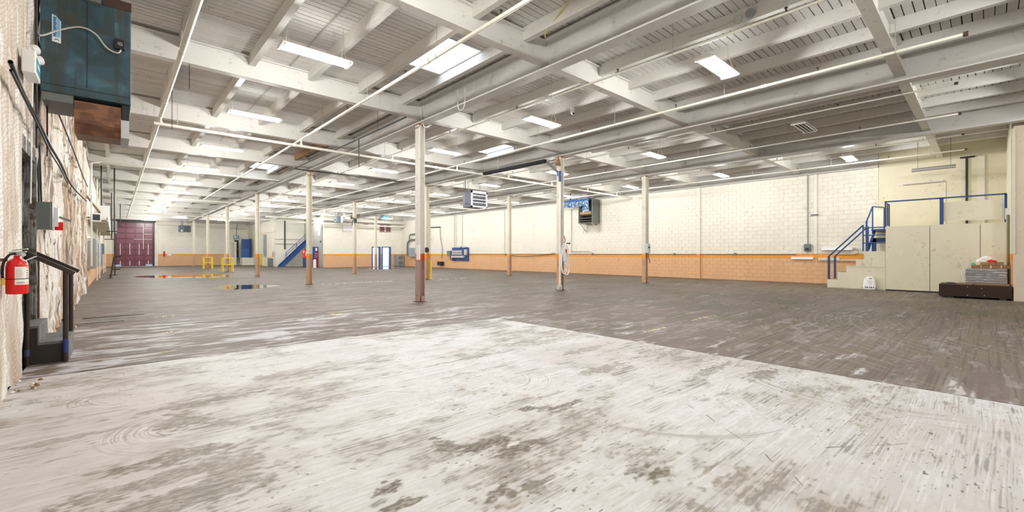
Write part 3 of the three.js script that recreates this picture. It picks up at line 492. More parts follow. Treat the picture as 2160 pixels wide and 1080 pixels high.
// ---------- left side: heater, stairs, extinguisher, boxes ----------
{
  const blueTex = makeTex(512, 512, (u, v) => {
    const a = fbm(u * 5, v * 5, 5), st = fbm(u * 14, v * 1.4, 4), b = sstep(0.5, 0.72, fbm(u * 3 + 9, v * 4, 4)), sp = n2(u * 90, v * 90);
    let c = mixc([0.17, 0.26, 0.29], [0.20, 0.32, 0.37], sstep(0.4, 0.6, a)); c = mixc(c, [0.33, 0.50, 0.58], b * 0.6); c = mixc(c, [0.22, 0.23, 0.21], sstep(0.5, 0.68, st) * 0.6); c = mixc(c, [0.30, 0.25, 0.19], sstep(0.62, 0.78, fbm(u * 8 + 3, v * 9, 4)) * 0.6);
    if (sp > 0.96) c = mixc(c, [0.55, 0.55, 0.5], 0.5); return c;
  });
  const hm = std([1, 1, 1], 0.5, { map: rep(blueTex, 1.5, 1.5) }), cop = std([1, 1, 1], 0.5, { metalness: 0.3, map: rep(makeTex(256, 256, (u, v) => { const a = fbm(u * 6, v * 3, 4), b = sstep(0.5, 0.7, fbm(u * 3 + 5, v * 7, 4)); let c = mixc([0.46, 0.31, 0.24], [0.56, 0.39, 0.29], sstep(0.4, 0.6, a)); c = mixc(c, [0.33, 0.22, 0.17], b * 0.55); return c; }), 0.9, 0.5) });
  const o = thing('unit_heater', 'large stained blue unit heater hung high on the left wall', 'heater', [-0.27, 3.5, 8.5]);
  obj('cabinet', box(-0.73, 0.18, 3.56, 5.02, 8.5, 9.4, 0.01), hm, o);
  obj('seam', [box(-0.285, -0.279, 3.7, 5.0, 8.494, 8.5), box(-0.72, 0.17, 3.66, 3.664, 8.493, 8.5)], M.dark, o);
  obj('bottom_pan', [box(-0.72, -0.42, 3.45, 3.56, 8.53, 9.35)], M.greyBox, o);
  obj('top_trim', box(-0.12, 0.183, 4.92, 5.05, 8.488, 8.5), M.brown, o); obj('top_box', box(-0.3, -0.14, 4.9, 5.2, 8.42, 8.5), M.greyBox, o);
  const du = obj('outlet_duct', [prismX([[8.52, 3.5], [9.3, 3.5], [9.3, 3.1], [8.6, 3.06], [8.5, 3.2]], -0.41, 0.07)], cop, o); obj('duct_flange', box(0.07, 0.16, 3.06, 3.32, 8.5, 9.3), M.galv, du);
  obj('side_fin', box(0.08, 0.16, 3.32, 3.56, 8.55, 9.35), M.dark, o);
  const jb = obj('junction_box', box(0.0, 0.11, 4.33, 4.47, 8.45, 8.5, 0.005), M.black, o); obj('knob', rod([0.06, 4.4, 8.45], [0.06, 4.4, 8.43], 0.03, 10), M.greyBox, jb);
  obj('flex_cable', tube([[0.07, 4.32, 8.45], [0.03, 4.26, 8.44], [-0.08, 4.3, 8.44], [-0.2, 4.46, 8.44], [-0.35, 4.5, 8.44], [-0.55, 4.38, 8.42], [-0.66, 4.24, 8.3], [-0.7, 4.1, 8.0]], 0.011, 6, 50), M.conduit, o);
  // sticker with its blurred blue print
  const cv = document.createElement('canvas'); cv.width = 96; cv.height = 288; const x = cv.getContext('2d');
  x.fillStyle = '#dfe9f0'; x.fillRect(0, 0, 96, 288); x.fillStyle = '#8fc0e4'; x.fillRect(8, 10, 80, 220); x.fillStyle = '#e9eff4'; x.fillRect(8, 238, 80, 42);
  x.fillStyle = '#1d3f6e'; for (let k = 0; k < 12; k++) { x.fillRect(14, 26 + k * 17, 34 - (k % 3) * 5, 10); x.fillRect(14 + (k % 2) * 8, 22 + k * 17, 6, 14); } x.fillStyle = '#5f97c6'; for (let k = 0; k < 18; k++) x.fillRect(60, 40 + k * 10, 10, 5);
  x.strokeStyle = '#1a2438'; x.lineWidth = 7; x.beginPath(); x.moveTo(24, 262); x.quadraticCurveTo(46, 240, 74, 262); x.stroke();
  const st = new THREE.CanvasTexture(cv); st.colorSpace = THREE.SRGBColorSpace;
  const pg = new THREE.ShapeGeometry(new THREE.Shape([new THREE.Vector2(0, 0), new THREE.Vector2(0.085, -0.012), new THREE.Vector2(0.085, 0.29), new THREE.Vector2(0.04, 0.35), new THREE.Vector2(0.0, 0.365)]));
  { const p = pg.attributes.position, uv = pg.attributes.uv; for (let i = 0; i < p.count; i++) uv.setXY(i, p.getX(i) / 0.085, (p.getY(i) + 0.012) / 0.377); }
  const sk = new THREE.Mesh(pg, std([1, 1, 1], 0.5, { map: st })); sk.name = 'sticker'; sk.userData.label = 'light blue torn sticker'; sk.position.set(-0.62 + 0.27, 4.24 - 3.5, -8.494 + 8.5); o.add(sk);
  tag(obj('bracket_rod', [rod([-0.4, 5.02, 8.9], [-0.4, 5.74, 8.9], 0.012, 6), rod([0.05, 5.02, 8.9], [0.05, 5.74, 8.9], 0.012, 6)], M.brownSteel, o), undefined, undefined);
}
{ // emergency exit light
  const o = thing('exit_light', 'white emergency light box with blue pictogram beside the blue heater', 'exit light', [-0.74, 3.42, 7.45]);
  obj('body', box(-0.77, -0.66, 3.42, 3.68, 7.28, 7.72, 0.012), M.whitePl, o); obj('pictogram', box(-0.664, -0.657, 3.47, 3.63, 7.36, 7.68), std([0.03, 0.32, 0.4], 0.4), o); obj('arrow', box(-0.66, -0.655, 3.53, 3.57, 7.42, 7.62), M.whitePl, o);
  for (const z of [7.35, 7.72]) obj('lamp_head', [rod([-0.7, 3.7, z], [-0.66, 3.72, z + 0.03], 0.045, 12, 0.055), rod([-0.71, 3.68, z], [-0.71, 3.72, z], 0.02, 8)], M.whitePl, o);
  tag(obj('white_cable', [...poly([[-0.75, 3.5, 8.0], [-0.76, 2.9, 8.02], [-0.77, 2.0, 8.02]], 0.008)], M.whitePl), 'thin white cable dropping down the wall below the exit light', 'cable');
}
{ // concrete steps in the doorway and their two railings
  const cm = std([1, 1, 1], 0.85, { map: rep(makeTex(256, 256, (u, v) => { const k = 0.42 + 0.22 * (fbm(u * 8, v * 8, 5) - 0.4) + (n2(u * 70, v * 70) > 0.92 ? 0.12 : 0); return [k, k * 0.985, k * 0.965]; }), 0.8, 0.8) });
  const o = thing('concrete_steps', 'two grey concrete steps coming out of the left doorway', 'steps', [-0.8, 0, 8.4]);
  obj('lower_step', box(-1.2, -0.43, 0, 0.27, 7.97, 8.87, 0.008), cm, o); obj('upper_step', box(-1.2, -0.69, 0.27, 0.48, 7.97, 8.87, 0.008), cm, o);
  const sk = std([0.03, 0.025, 0.02], 0.8); obj('side_shade', [box(-1.2, -0.45, 0.0, 0.235, 7.955, 7.975), box(-1.2, -0.705, 0.235, 0.45, 7.955, 7.975)], sk, o);  // near-black sheet paints shade onto the near side of the steps
  for (const [z, lab, foot] of [[7.93, 'near dark brown metal railing of the doorway steps', 0], [8.86, 'far dark brown metal railing of the doorway steps', 0.272]]) {
    const r = thing('stair_railing', lab, 'railing', [-0.62, 0, z], 'railings of the doorway steps');
    obj('handrail', bar([-0.86, 1.42, z], [-0.38, 1.12, z], 0.055, 0.05), M.brownSteel, r);
    const p1 = obj('post', rod([-0.79, foot ? 0.482 : 0, z], [-0.79, 1.37, z], 0.026, 10), M.brownSteel, r), p2 = obj('post', rod([-0.46, foot, z], [-0.46, 1.17, z], 0.026, 10), M.brownSteel, r);
    if (!foot) { obj('paint_mark', rod([-0.46, 0.12, z], [-0.46, 0.29, z], 0.0267, 10), std([0.02, 0.04, 0.2], 0.5), p2); obj('paint_mark', rod([-0.79, 0.12, z], [-0.79, 0.2, z], 0.0267, 10), std([0.06, 0.07, 0.18], 0.5), p1); }
  }
}
{ // fire extinguisher
  const X = -0.685, Z = 6.25; const o = thing('fire_extinguisher', 'large red fire extinguisher on the rough left wall in front', 'extinguisher', [X, 0.99, Z]);
  const prof = [[0, 0.0], [0.068, 0.0], [0.075, 0.012], [0.075, 0.26], [0.07, 0.295], [0.05, 0.325], [0.026, 0.34], [0.024, 0.365], [0, 0.365]].map(([a, b]) => new THREE.Vector2(a, b));
  const g = new THREE.LatheGeometry(prof, 32); g.translate(X, 0.99, -Z); obj('cylinder', g, M.red, o);
  const v = obj('valve', [rod([X, 1.35, Z], [X, 1.385, Z], 0.02, 10), bar([X - 0.05, 1.385, Z + 0.01], [X + 0.06, 1.392, Z - 0.02], 0.02, 0.012), bar([X - 0.03, 1.405, Z + 0.01], [X + 0.07, 1.42, Z - 0.03], 0.02, 0.01)], M.steel, o);
  obj('gauge', rod([X + 0.035, 1.365, Z - 0.02], [X + 0.045, 1.365, Z - 0.045], 0.018, 12), M.galv, v);
  obj('hose', tube([[X - 0.01, 1.375, Z - 0.02], [X - 0.045, 1.36, Z - 0.05], [X - 0.078, 1.29, Z - 0.055], [X - 0.088, 1.2, Z - 0.04], [X - 0.086, 1.14, Z - 0.035]], 0.011, 8, 30), M.rubber, o);
  obj('nozzle', rod([X - 0.086, 1.145, Z - 0.035], [X - 0.086, 1.08, Z - 0.035], 0.013, 8), M.yellow, o);
  const bd = new THREE.CylinderGeometry(0.0765, 0.0765, 0.007, 32, 1, true); bd.translate(X, 1.135, -Z); obj('strap', bd, M.rubber, o);
  const cv = document.createElement('canvas'); cv.width = 256; cv.height = 384; const x = cv.getContext('2d'); x.fillStyle = '#f4efe8'; x.fillRect(0, 0, 256, 384); x.fillStyle = '#c9b34a'; x.fillRect(180, 6, 70, 34);
  for (let k = 0; k < 20; k++) { x.fillStyle = k % 5 ? '#c9a79c' : '#8d8078'; x.fillRect(14, 40 + k * 10, 120 - (k * 37) % 40, 4); } for (let k = 0; k < 4; k++) { x.fillStyle = '#4b4b50'; x.fillRect(190, 70 + k * 50, 34, 24); } x.fillStyle = '#555'; for (let k = 0; k < 12; k++) x.fillRect(22 + k * 11, 330, 5 + (k % 3) * 2, 26); x.fillStyle = '#222'; x.fillRect(196, 334, 20, 20);
  const t = new THREE.CanvasTexture(cv); t.colorSpace = THREE.SRGBColorSpace; const lg = new THREE.CylinderGeometry(0.0757, 0.0757, 0.17, 20, 1, true, -0.1, 1.5); const lm = new THREE.Mesh(lg, std([1, 1, 1], 0.45, { map: t })); lm.name = 'label_sheet'; lm.position.set(0, 0.175, 0); o.add(lm);
  const tg = box(-0.02, 0.02, -0.001, 0.001, -0.05, 0.05); tg.rotateX(0.5); tg.rotateY(-1.1); tg.translate(X + 0.085, 1.325, -Z + 0.03); obj('inspection_tag', tg, M.whitePl, o);
  obj('wall_hook', box(-0.8, X - 0.06, 1.3, 1.33, Z - 0.01, Z + 0.01), M.rust, o);
}
{ // disconnect box, strobe, security light
  const o = thing('disconnect_box', 'dark grey-green electrical box on the rough left wall', 'electrical box', [-0.76, 1.72, 8.98]);
  obj('enclosure', box(-0.82, -0.66, 1.72, 2.1, 8.86, 9.14, 0.006), M.greyBox, o); obj('cover_edge', box(-0.66, -0.645, 1.71, 2.11, 8.87, 9.13), M.greyBox, o);
  obj('conduit_stub', [rod([-0.78, 2.1, 8.95], [-0.79, 2.9, 8.93], 0.012, 6), rod([-0.76, 2.1, 9.0], [-0.78, 2.9, 9.0], 0.012, 6)], M.black, o);
  const s = thing('pull_station', 'red and white alarm pull box behind the grey electrical box', 'alarm', [-0.74, 1.74, 9.5]);
  obj('back_box', box(-0.8, -0.66, 1.82, 2.08, 9.35, 9.6), M.greyBox, s); obj('white_plate', box(-0.66, -0.62, 1.78, 2.06, 9.36, 9.58), M.whitePl, s); obj('red_cover', box(-0.66, -0.57, 1.73, 1.85, 9.4, 9.55), M.red, s); obj('lever', bar([-0.62, 1.93, 9.5], [-0.5, 1.88, 9.52], 0.035, 0.03), M.greyBox, s);
}
// cables looping down the rough wall
tag(obj('wall_cable', [tube([[-0.71, 3.15, 6.1], [-0.71, 3.06, 6.9], [-0.7, 3.02, 7.9], [-0.69, 2.95, 9.1], [-0.68, 2.92, 10.7], [-0.68, 2.85, 12.5], [-0.68, 2.9, 15], [-0.69, 3.15, 20.5]], 0.02, 6, 80), tube([[-0.72, 3.1, 6.2], [-0.7, 3.0, 7.2], [-0.7, 2.96, 8.1], [-0.69, 2.86, 9.2], [-0.68, 2.83, 10.6], [-0.68, 2.76, 12.3]], 0.012, 6, 60)], M.black), 'bundle of dark cables sagging along the rough left wall', 'cable');
tag(obj('wall_cable', tube([[-0.7, 3.75, 9.5], [-0.68, 3.7, 11.5], [-0.69, 3.74, 14.3], [-0.68, 3.66, 17.8], [-0.69, 3.72, 21.2]], 0.016, 6, 60), M.black), 'single dark cable higher up the rough left wall', 'cable');
tag(obj('wall_cable', [rod([-0.72, 4.6, 8.02], [-0.72, 2.7, 8.05], 0.012, 6), rod([-0.7, 2.75, 8.95], [-0.7, 4.4, 8.95], 0.01, 6)], M.black), 'vertical dark cable above the left doorway', 'cable');
{ // floodlight, overhead tray, panels and conduits on the far left wall
  const o = thing('flood_light', 'square white-framed floodlight on the left wall beside the tray', 'flood light', [-0.6, 2.55, 22.6]);
  const b = box(-0.15, 0.15, -0.15, 0.15, -0.04, 0.04); const f = box(-0.11, 0.11, -0.11, 0.11, -0.05, -0.04); for (const q of [b, f]) { q.rotateY(0.5); q.translate(-0.52, 2.75, -22.6); } obj('frame', b, M.whitePl, o); obj('glass', f, M.black, o); obj('arm', rod([-0.8, 2.75, 22.8], [-0.55, 2.75, 22.65], 0.02, 6), M.black, o);
  const t = thing('pipe_tray', 'cream stepped service shelf along the left wall under white boxes', 'shelf', [-0.5, 2.7, 30]);
  obj('shelf_board', box(-0.8, -0.2, 2.72, 2.8, 23.5, 42), M.creamW, t); for (let k = 0; k < 9; k++) obj('bracket', [box(-0.8, -0.2, 2.64, 2.72, 24 + k * 2.1, 24.1 + k * 2.1)], M.cream, t);
  obj('edge', box(-0.22, -0.18, 2.66, 2.86, 23.5, 42), M.creamW, t); obj('stay', bar([-0.78, 3.6, 23.4], [-0.25, 2.8, 26], 0.06), M.wood, t);
  for (let k = 0; k < 5; k++) tag(obj('wall_box', box(-0.62, -0.16, 2.81, 3.05 + (k ? 0.1 : 0.35), 25 + k * 3, 25.7 + k * 3, 0.02), M.whitePl), ORD[k] + ' white box from the front on the left service shelf', 'box', 'white boxes on the service shelf');
  tag(obj('duct_box', [box(-0.55, 0.15, 2.95, 3.9, 45, 45.6), rod([-0.2, 3.9, 45.3], [-0.2, 5.5, 45.3], 0.02, 6), box(-0.79, -0.55, 3.3, 3.4, 45.1, 45.2)], M.grey), 'grey sheet metal box hanging by the left wall before the maroon door', 'duct');
  const panel = (lab, z0, z1, y0, y1, m, d) => { const p = thing('electrical_panel', lab, 'electrical panel', [-0.72, y0, z0]); obj('enclosure', box(-0.8, -0.8 + d, y0, y1, z0, z1, 0.01), m, p); obj('door', box(-0.8 + d, -0.79 + d, y0 + 0.05, y1 - 0.05, z0 + 0.08, z1 - 0.08), m, p); obj('handle', box(-0.79 + d, -0.76 + d, (y0 + y1) / 2 - 0.06, (y0 + y1) / 2 + 0.06, z0 + 0.1, z0 + 0.16), M.steel, p); return p; };
  panel('tall grey electrical panel on the left wall above the peach dado', 24.2, 27.6, 0.78, 2.0, M.grey, 0.24); panel('small grey panel on the left wall between panels', 30.5, 32.2, 1.1, 1.9, M.creamW, 0.1); obj('blue_cover', box(-0.53, -0.5, 1.38, 2.0, 35.6, 39.4), M.blue, panel('blue and grey electrical panel on the left wall', 35.5, 39.5, 0.66, 2.0, M.grey, 0.26));
  
  const cz = [[23.5, 0.9, 4.9, M.pipe, -0.66], [29, 0.1, 5.0, M.pipe, -0.62], [33, 0.05, 5.0, M.pipe, -0.6], [41, 0.05, 4.9, M.pipe, -0.55], [44, 0.05, 4.4, M.pipe, -0.5]];
  cz.forEach(([z, y0, y1, m, x], n) => tag(obj('wall_conduit', [rod([x, y0, z], [x, y1, z], 0.03, 8), box(-0.8, x, y0 + 1, y0 + 1.04, z - 0.03, z + 0.03)], m), ORD[n] + ' upright cream conduit from the front on the left wall', 'conduit', 'upright conduits on the left wall'));
  const rods = [[-0.42, 26, 3.1, 5.21], [0.0, 30, 2.5, 5.74], [-0.12, 34, 2.2, 4.9], [0.02, 38, 0.0, 5.74], [0.35, 47, 3.6, 5.74]];
  rods.forEach(([x, z, a, b], n) => tag(obj('drop_pipe', [rod([x, a, z], [x, b, z], 0.03, 8), rod([x - 0.3, a + 0.02, z], [x + 0.1, a + 0.02, z], 0.025, 6)], M.brownSteel), ORD[n] + ' dark drop pipe from the front beside the left wall', 'pipe', 'dark drop pipes by the left wall'));
  tag(obj('loop_pipe', poly([[-0.7, 3.6, 23.3], [-0.65, 4.9, 23.4], [-0.4, 5.0, 23.6], [2.2, 5.0, 23.6], [6, 5.0, 23.6]], 0.028), M.pipe), 'bent white pipe rising from the left wall to the ceiling', 'pipe');
  tag(obj('guard_post', [rod([-0.17, 0, 33.5], [-0.02, 1.2, 33.5], 0.035, 8), rod([-0.02, 1.2, 33.5], [0.3, 1.25, 33.5], 0.035, 8), rod([-0.1, 0.5, 33.5], [0.25, 0.5, 33.5], 0.03, 8), box(-0.3, -0.05, 0, 0.02, 33.4, 33.6)], M.brownSteel), 'leaning dark metal stand left of the maroon door', 'stand');
}

// ---------- maroon overhead door and far wall ----------
{
  const d = struct('door_1', 'maroon sectional overhead door with white stripes in the far wall');
  const x0 = 0.12, x1 = 3.3, y1 = 4.95; obj('jamb', [box(0, x0, 0, 5.1, 64.8, 65.1), box(x1, 3.42, 0, 5.1, 64.8, 65.1), box(0, 3.42, y1, 5.12, 64.8, 65.1)], M.brownSteel, d);
  const H = y1 / 8, W = (x1 - x0) / 4;
  for (let r = 0; r < 8; r++) { const s = obj('door_section', box(x0, x1, r * H + 0.006, (r + 1) * H - 0.006, 65.0, 65.06), M.maroon, d); for (let k = 0; k < 4; k++) obj('panel', box(x0 + k * W + 0.07, x0 + (k + 1) * W - 0.07, r * H + 0.08, (r + 1) * H - 0.08, 64.975, 65.0), std([0.17, 0.03, 0.055], 0.3), s); }
  for (let k = 0; k < 4; k++) { const x = x0 + (k + 0.42) * W; obj('white_strip', box(x, x + 0.05, 1.3, 2.55, 64.93, 64.97), M.whitePl, d); obj('white_strip', box(x, x + 0.06, 0.12, 0.62, 64.93, 64.97), M.whitePl, d); }
  obj('steel_edge', [box(2.42, 2.46, 1.9, 4.8, 64.95, 64.975), box(2.42, 3.2, 4.28, 4.32, 64.95, 64.975), box(2.42, 3.2, 3.66, 3.7, 64.95, 64.975), box(1.6, 3.2, 3.05, 3.09, 64.95, 64.975)], M.whitePl, d);
  obj('seal', box(-0.1, 3.5, 5.0, 5.2, 64.6, 64.8), M.black, d); obj('backing', box(-0.1, 3.5, 0, 5.2, 65.08, 65.3), M.maroon, d);  // added unseen backing keeps sky light out of the section gaps
  for (const [x, lab] of [[0.25, 'small white bollard foot at the left of the maroon door'], [2.9, 'pale blue wheel chock at the right of the maroon door']]) tag(obj('wheel_chock', [prismX([[64.1, 0], [64.6, 0], [64.6, 0.22], [64.4, 0.2]], x - 0.3, x + 0.3)], std([0.45, 0.55, 0.75], 0.6)), lab, 'chock');
  const h = thing('unit_heater', 'small blue-grey unit heater hanging before the far wall', 'heater', [5.95, 3.9, 62]);
  obj('cabinet', box(5.4, 6.5, 3.9, 4.66, 61.9, 62.6, 0.02), std([0.12, 0.17, 0.24], 0.5), h); const gr = obj('grille', box(5.92, 6.46, 3.97, 4.55, 61.86, 61.9), M.black, h); for (let k = 0; k < 5; k++) obj('louver', box(5.94, 6.44, 4.03 + k * 0.11, 4.05 + k * 0.11, 61.83, 61.86), M.grey, gr);
  obj('hanger', [rod([5.6, 4.66, 62.2], [5.6, 5.7, 62.2], 0.02, 6), rod([6.3, 4.66, 62.2], [6.3, 5.7, 62.2], 0.02, 6), rod([5.7, 4.66, 62.1], [5.75, 5.1, 62.1], 0.08, 8)], M.grey, h); obj('motor_tag', box(5.6, 5.72, 3.92, 4.15, 61.85, 61.9), M.whitePl, h);
  const e = thing('fire_extinguisher', 'tiny red fire extinguisher on the far wall right of the maroon door', 'extinguisher', [4.28, 1.12, 64.85]);
  obj('cylinder', [rod([4.28, 1.12, 64.85], [4.28, 1.5, 64.85], 0.09, 12), rod([4.28, 1.5, 64.85], [4.28, 1.58, 64.85], 0.09, 12, 0.03)], M.red, e); obj('valve', box(4.22, 4.36, 1.58, 1.68, 64.8, 64.9), M.dark, e);
  tag(obj('notice', box(4.6, 4.95, 1.2, 1.36, 64.97, 65), M.whitePl), 'white notice on the orange stripe of the far wall', 'notice');
  tag(obj('wall_pipe', [rod([3.6, 4.78, 64.9], [12.6, 4.6, 64.9], 0.05, 8)], M.pipe), 'thin white pipe across the top of the far wall', 'pipe');
}
{ // brown door, steps, blue loading door, exit sign
  const d = struct('door_4', 'brown door at the top of dark steps in the far corner');
  obj('leaf', box(11.32, 11.78, 0.96, 3.18, 64.93, 65.0), M.brown, d); obj('frame', [box(11.24, 11.32, 0.9, 3.26, 64.9, 65), box(11.78, 11.86, 0.9, 3.26, 64.9, 65), box(11.24, 11.86, 3.18, 3.26, 64.9, 65)], M.creamW, d); obj('handle', box(11.68, 11.73, 1.9, 2.1, 64.88, 64.93), M.steel, d);
  const s = thing('dark_steps', 'dark steps leading up to the brown door in the far corner', 'steps', [11.8, 0, 63.5]); for (let k = 0; k < 5; k++) obj('step', box(11.3 - 0.05, 12.5 - k * 0.12, k * 0.19, (k + 1) * 0.19, 63.2 + k * 0.33, 64.95), M.grey, s);
  obj('side_wall', box(11.0, 11.24, 0, 2.9, 63.2, 64.95), bCream, s);
  const b = thing('loading_door', 'blue sheet metal loading door on a cream dock in the far corner', 'door', [12, 0, 61.7]); obj('panel', box(11.48, 12.35, 0.98, 3.22, 61.65, 61.8), M.blue, b); obj('edge', box(12.35, 12.58, 0.95, 3.26, 61.62, 61.85), std([0.008, 0.03, 0.12], 0.4), b); obj('lower_panel', box(11.5, 12.3, 1.0, 2.05, 61.61, 61.65), std([0.02, 0.1, 0.36], 0.35), b); obj('dock', box(11.6, 12.78, 0, 0.95, 61.7, 63.15), bCream, b);
  const e = thing('exit_sign', 'small blue and white exit sign above the brown door', 'sign', [11.45, 3.6, 64.6]); obj('panel', box(11.15, 11.75, 3.35, 3.72, 64.6, 64.66), std([0.08, 0.28, 0.42], 0.5), e); obj('pictogram', [box(11.22, 11.46, 3.42, 3.65, 64.58, 64.6), box(11.54, 11.64, 3.42, 3.65, 64.58, 64.6)], M.whitePl, e); obj('hanger', rod([11.45, 3.72, 64.63], [11.6, 5.74, 64.63], 0.025, 6), M.brown, e);
  const gdr = struct('door_5', 'grey recessed door in the inner side wall'); obj('leaf', box(12.86, 12.92, 1.05, 3.6, 55.2, 57.1), M.grey, gdr); obj('frame', [box(12.76, 12.8, 1.0, 3.64, 55.1, 55.2), box(12.76, 12.8, 1.0, 3.64, 57.1, 57.2)], M.creamW, gdr);
  tag(obj('yellow_board', box(12.7, 12.78, 0.05, 1.42, 57.4, 59.3), M.yellow), 'bright yellow board on the wall behind the third column', 'board');
  tag(obj('green_bin', [box(12.35, 12.75, 0, 0.85, 52.2, 53), box(12.32, 12.78, 0.85, 0.9, 52.15, 53.05)], M.greyBox), 'dark green bin in front of the inner corner', 'bin');
  tag(obj('yellow_rack', [rod([12.4, 0, 53.3], [12.4, 1, 53.3], 0.03, 6), rod([12.4, 0, 54.3], [12.4, 1, 54.3], 0.03, 6), rod([12.4, 1, 53.3], [12.4, 1, 54.3], 0.03, 6), rod([12.7, 0, 53.3], [12.7, 1, 53.3], 0.03, 6), rod([12.4, 1, 53.3], [12.7, 1, 53.3], 0.03, 6)], std([0.6, 0.6, 0.1], 0.5)), 'yellow-green frame beside the dark green bin', 'frame');
  const x = thing('fire_extinguisher', 'dark red fire extinguisher on the corner beside the white wall', 'extinguisher', [12.7, 1.0, 52.1]); obj('cylinder', [rod([12.7, 1.05, 52.1], [12.7, 1.5, 52.1], 0.09, 12), rod([12.7, 1.5, 52.1], [12.7, 1.6, 52.1], 0.09, 10, 0.03)], std([0.3, 0.01, 0.02], 0.4), x); obj('valve', box(12.64, 12.76, 1.6, 1.7, 52.05, 52.15), M.dark, x);
  tag(obj('corner_pipe', [rod([12.6, 0.1, 51.55], [12.6, 5, 51.55], 0.05, 8)], M.pipe), 'white upright pipe on the inner wall corner', 'pipe');
  tag(obj('stair_wall_pipe', [rod([13.7, 1.9, 51.6], [13.7, 5, 51.6], 0.06, 8)], M.black), 'dark upright pipe on the wall above the blue staircase', 'pipe');
  tag(obj('stair_wall_rail', [rod([12.6, 3.0, 51.6], [15.2, 3.0, 51.6], 0.03, 6), rod([12.6, 2.5, 51.6], [14.8, 2.5, 51.6], 0.03, 6)], M.conduit), 'pair of thin pipes across the wall above the blue staircase', 'pipe');
}
{ // blue staircase
  const o = thing('blue_staircase', 'blue steel staircase with railings rising behind the second column', 'staircase', [14.3, 0, 50.6]);
  const A = [13.0, 0.05], B = [16.0, 3.1], N = 14;
  for (const z of [50.1, 51.1]) { obj('stringer', bar([A[0], A[1], z], [B[0], B[1], z], 0.06, 0.32), M.blue, o); }
  for (let k = 0; k < N; k++) { const t = (k + 0.7) / N; obj('tread', box(A[0] + (B[0] - A[0]) * t - 0.02, A[0] + (B[0] - A[0]) * t + 0.25, A[1] + (B[1] - A[1]) * t, A[1] + (B[1] - A[1]) * t + 0.03, 50.12, 51.08), M.blue, o); }
  for (const [dy, n] of [[1.05, 'handrail'], [0.78, 'mid_rail'], [0.5, 'mid_rail']]) obj(n, rod([A[0] + 0.35, A[1] + 0.35 + dy, 50.08], [B[0], B[1] + dy, 50.08], 0.028, 8), M.blue, o);
  for (const t of [0.13, 0.48, 0.85]) { const x = A[0] + 3 * t, y = A[1] + 3.05 * t; obj('post', rod([x, y, 50.08], [x, y + 1.1, 50.08], 0.03, 8), M.blue, o); }
  obj('foot_plate', box(12.85, 13.35, 0, 0.1, 50, 51.2), M.blue, o);
}
{ // vending machines / dispensers before the grey side wall
  const v = thing('vending_machine', 'red and blue dispenser left of the second column', 'dispenser', [14.85, 0, 47.6]); obj('body', box(14.45, 14.95, 0, 0.95, 47.4, 48), M.blue, v); obj('upper_box', box(14.4, 14.98, 0.95, 1.85, 47.35, 48), M.red, v); obj('label_plate', box(14.52, 14.75, 1.2, 1.6, 47.33, 47.35), M.whitePl, v); obj('hose_guard', tube([[14.5, 1.7, 47.4], [14.38, 1.65, 47.4], [14.34, 1.5, 47.4]], 0.05, 6, 12), M.whitePl, v);
  const w = thing('vending_machine', 'tall blue cabinet with red front right of the second column', 'dispenser', [15.3, 0, 46.9]); obj('cabinet', box(15.02, 15.6, 0, 2.12, 46.9, 47.5), M.blue, w); obj('red_door', box(15.28, 15.62, 0.02, 1.55, 46.85, 46.9), std([0.35, 0.01, 0.02], 0.35), w); obj('window', box(15.33, 15.52, 1.7, 2.0, 46.87, 46.9), M.whitePl, w);
  const em = new THREE.TorusGeometry(0.16, 0.03, 6, 20); em.scale(0.7, 1.3, 1); em.translate(15.4, 1.25, -46.84); obj('oval_emblem', em, std([0.6, 0.35, 0.5], 0.5), w);
  tag(obj('white_canister', [rod([14.75, 0, 45.3], [14.75, 0.75, 45.3], 0.14, 14), rod([14.75, 0.75, 45.3], [14.75, 0.85, 45.3], 0.14, 14, 0.06)], M.whitePl), 'white canister at the foot of the tall blue cabinet', 'canister');
  const dr = struct('door_6', 'tall grey metal door in the side of the office block'); obj('leaf', box(15.62, 15.69, 0.05, 4.4, 45.9, 48.7), std([0.42, 0.43, 0.41], 0.5, { map: g1 }), dr); obj('viewing_slot', box(15.6, 15.62, 3.3, 4.1, 46.4, 46.8), M.whitePl, dr); obj('lock', box(15.58, 15.62, 2.55, 2.75, 46.05, 46.25), M.black, dr); obj('track', box(15.56, 15.62, 0, 5.2, 48.75, 48.9), M.black, dr);
}
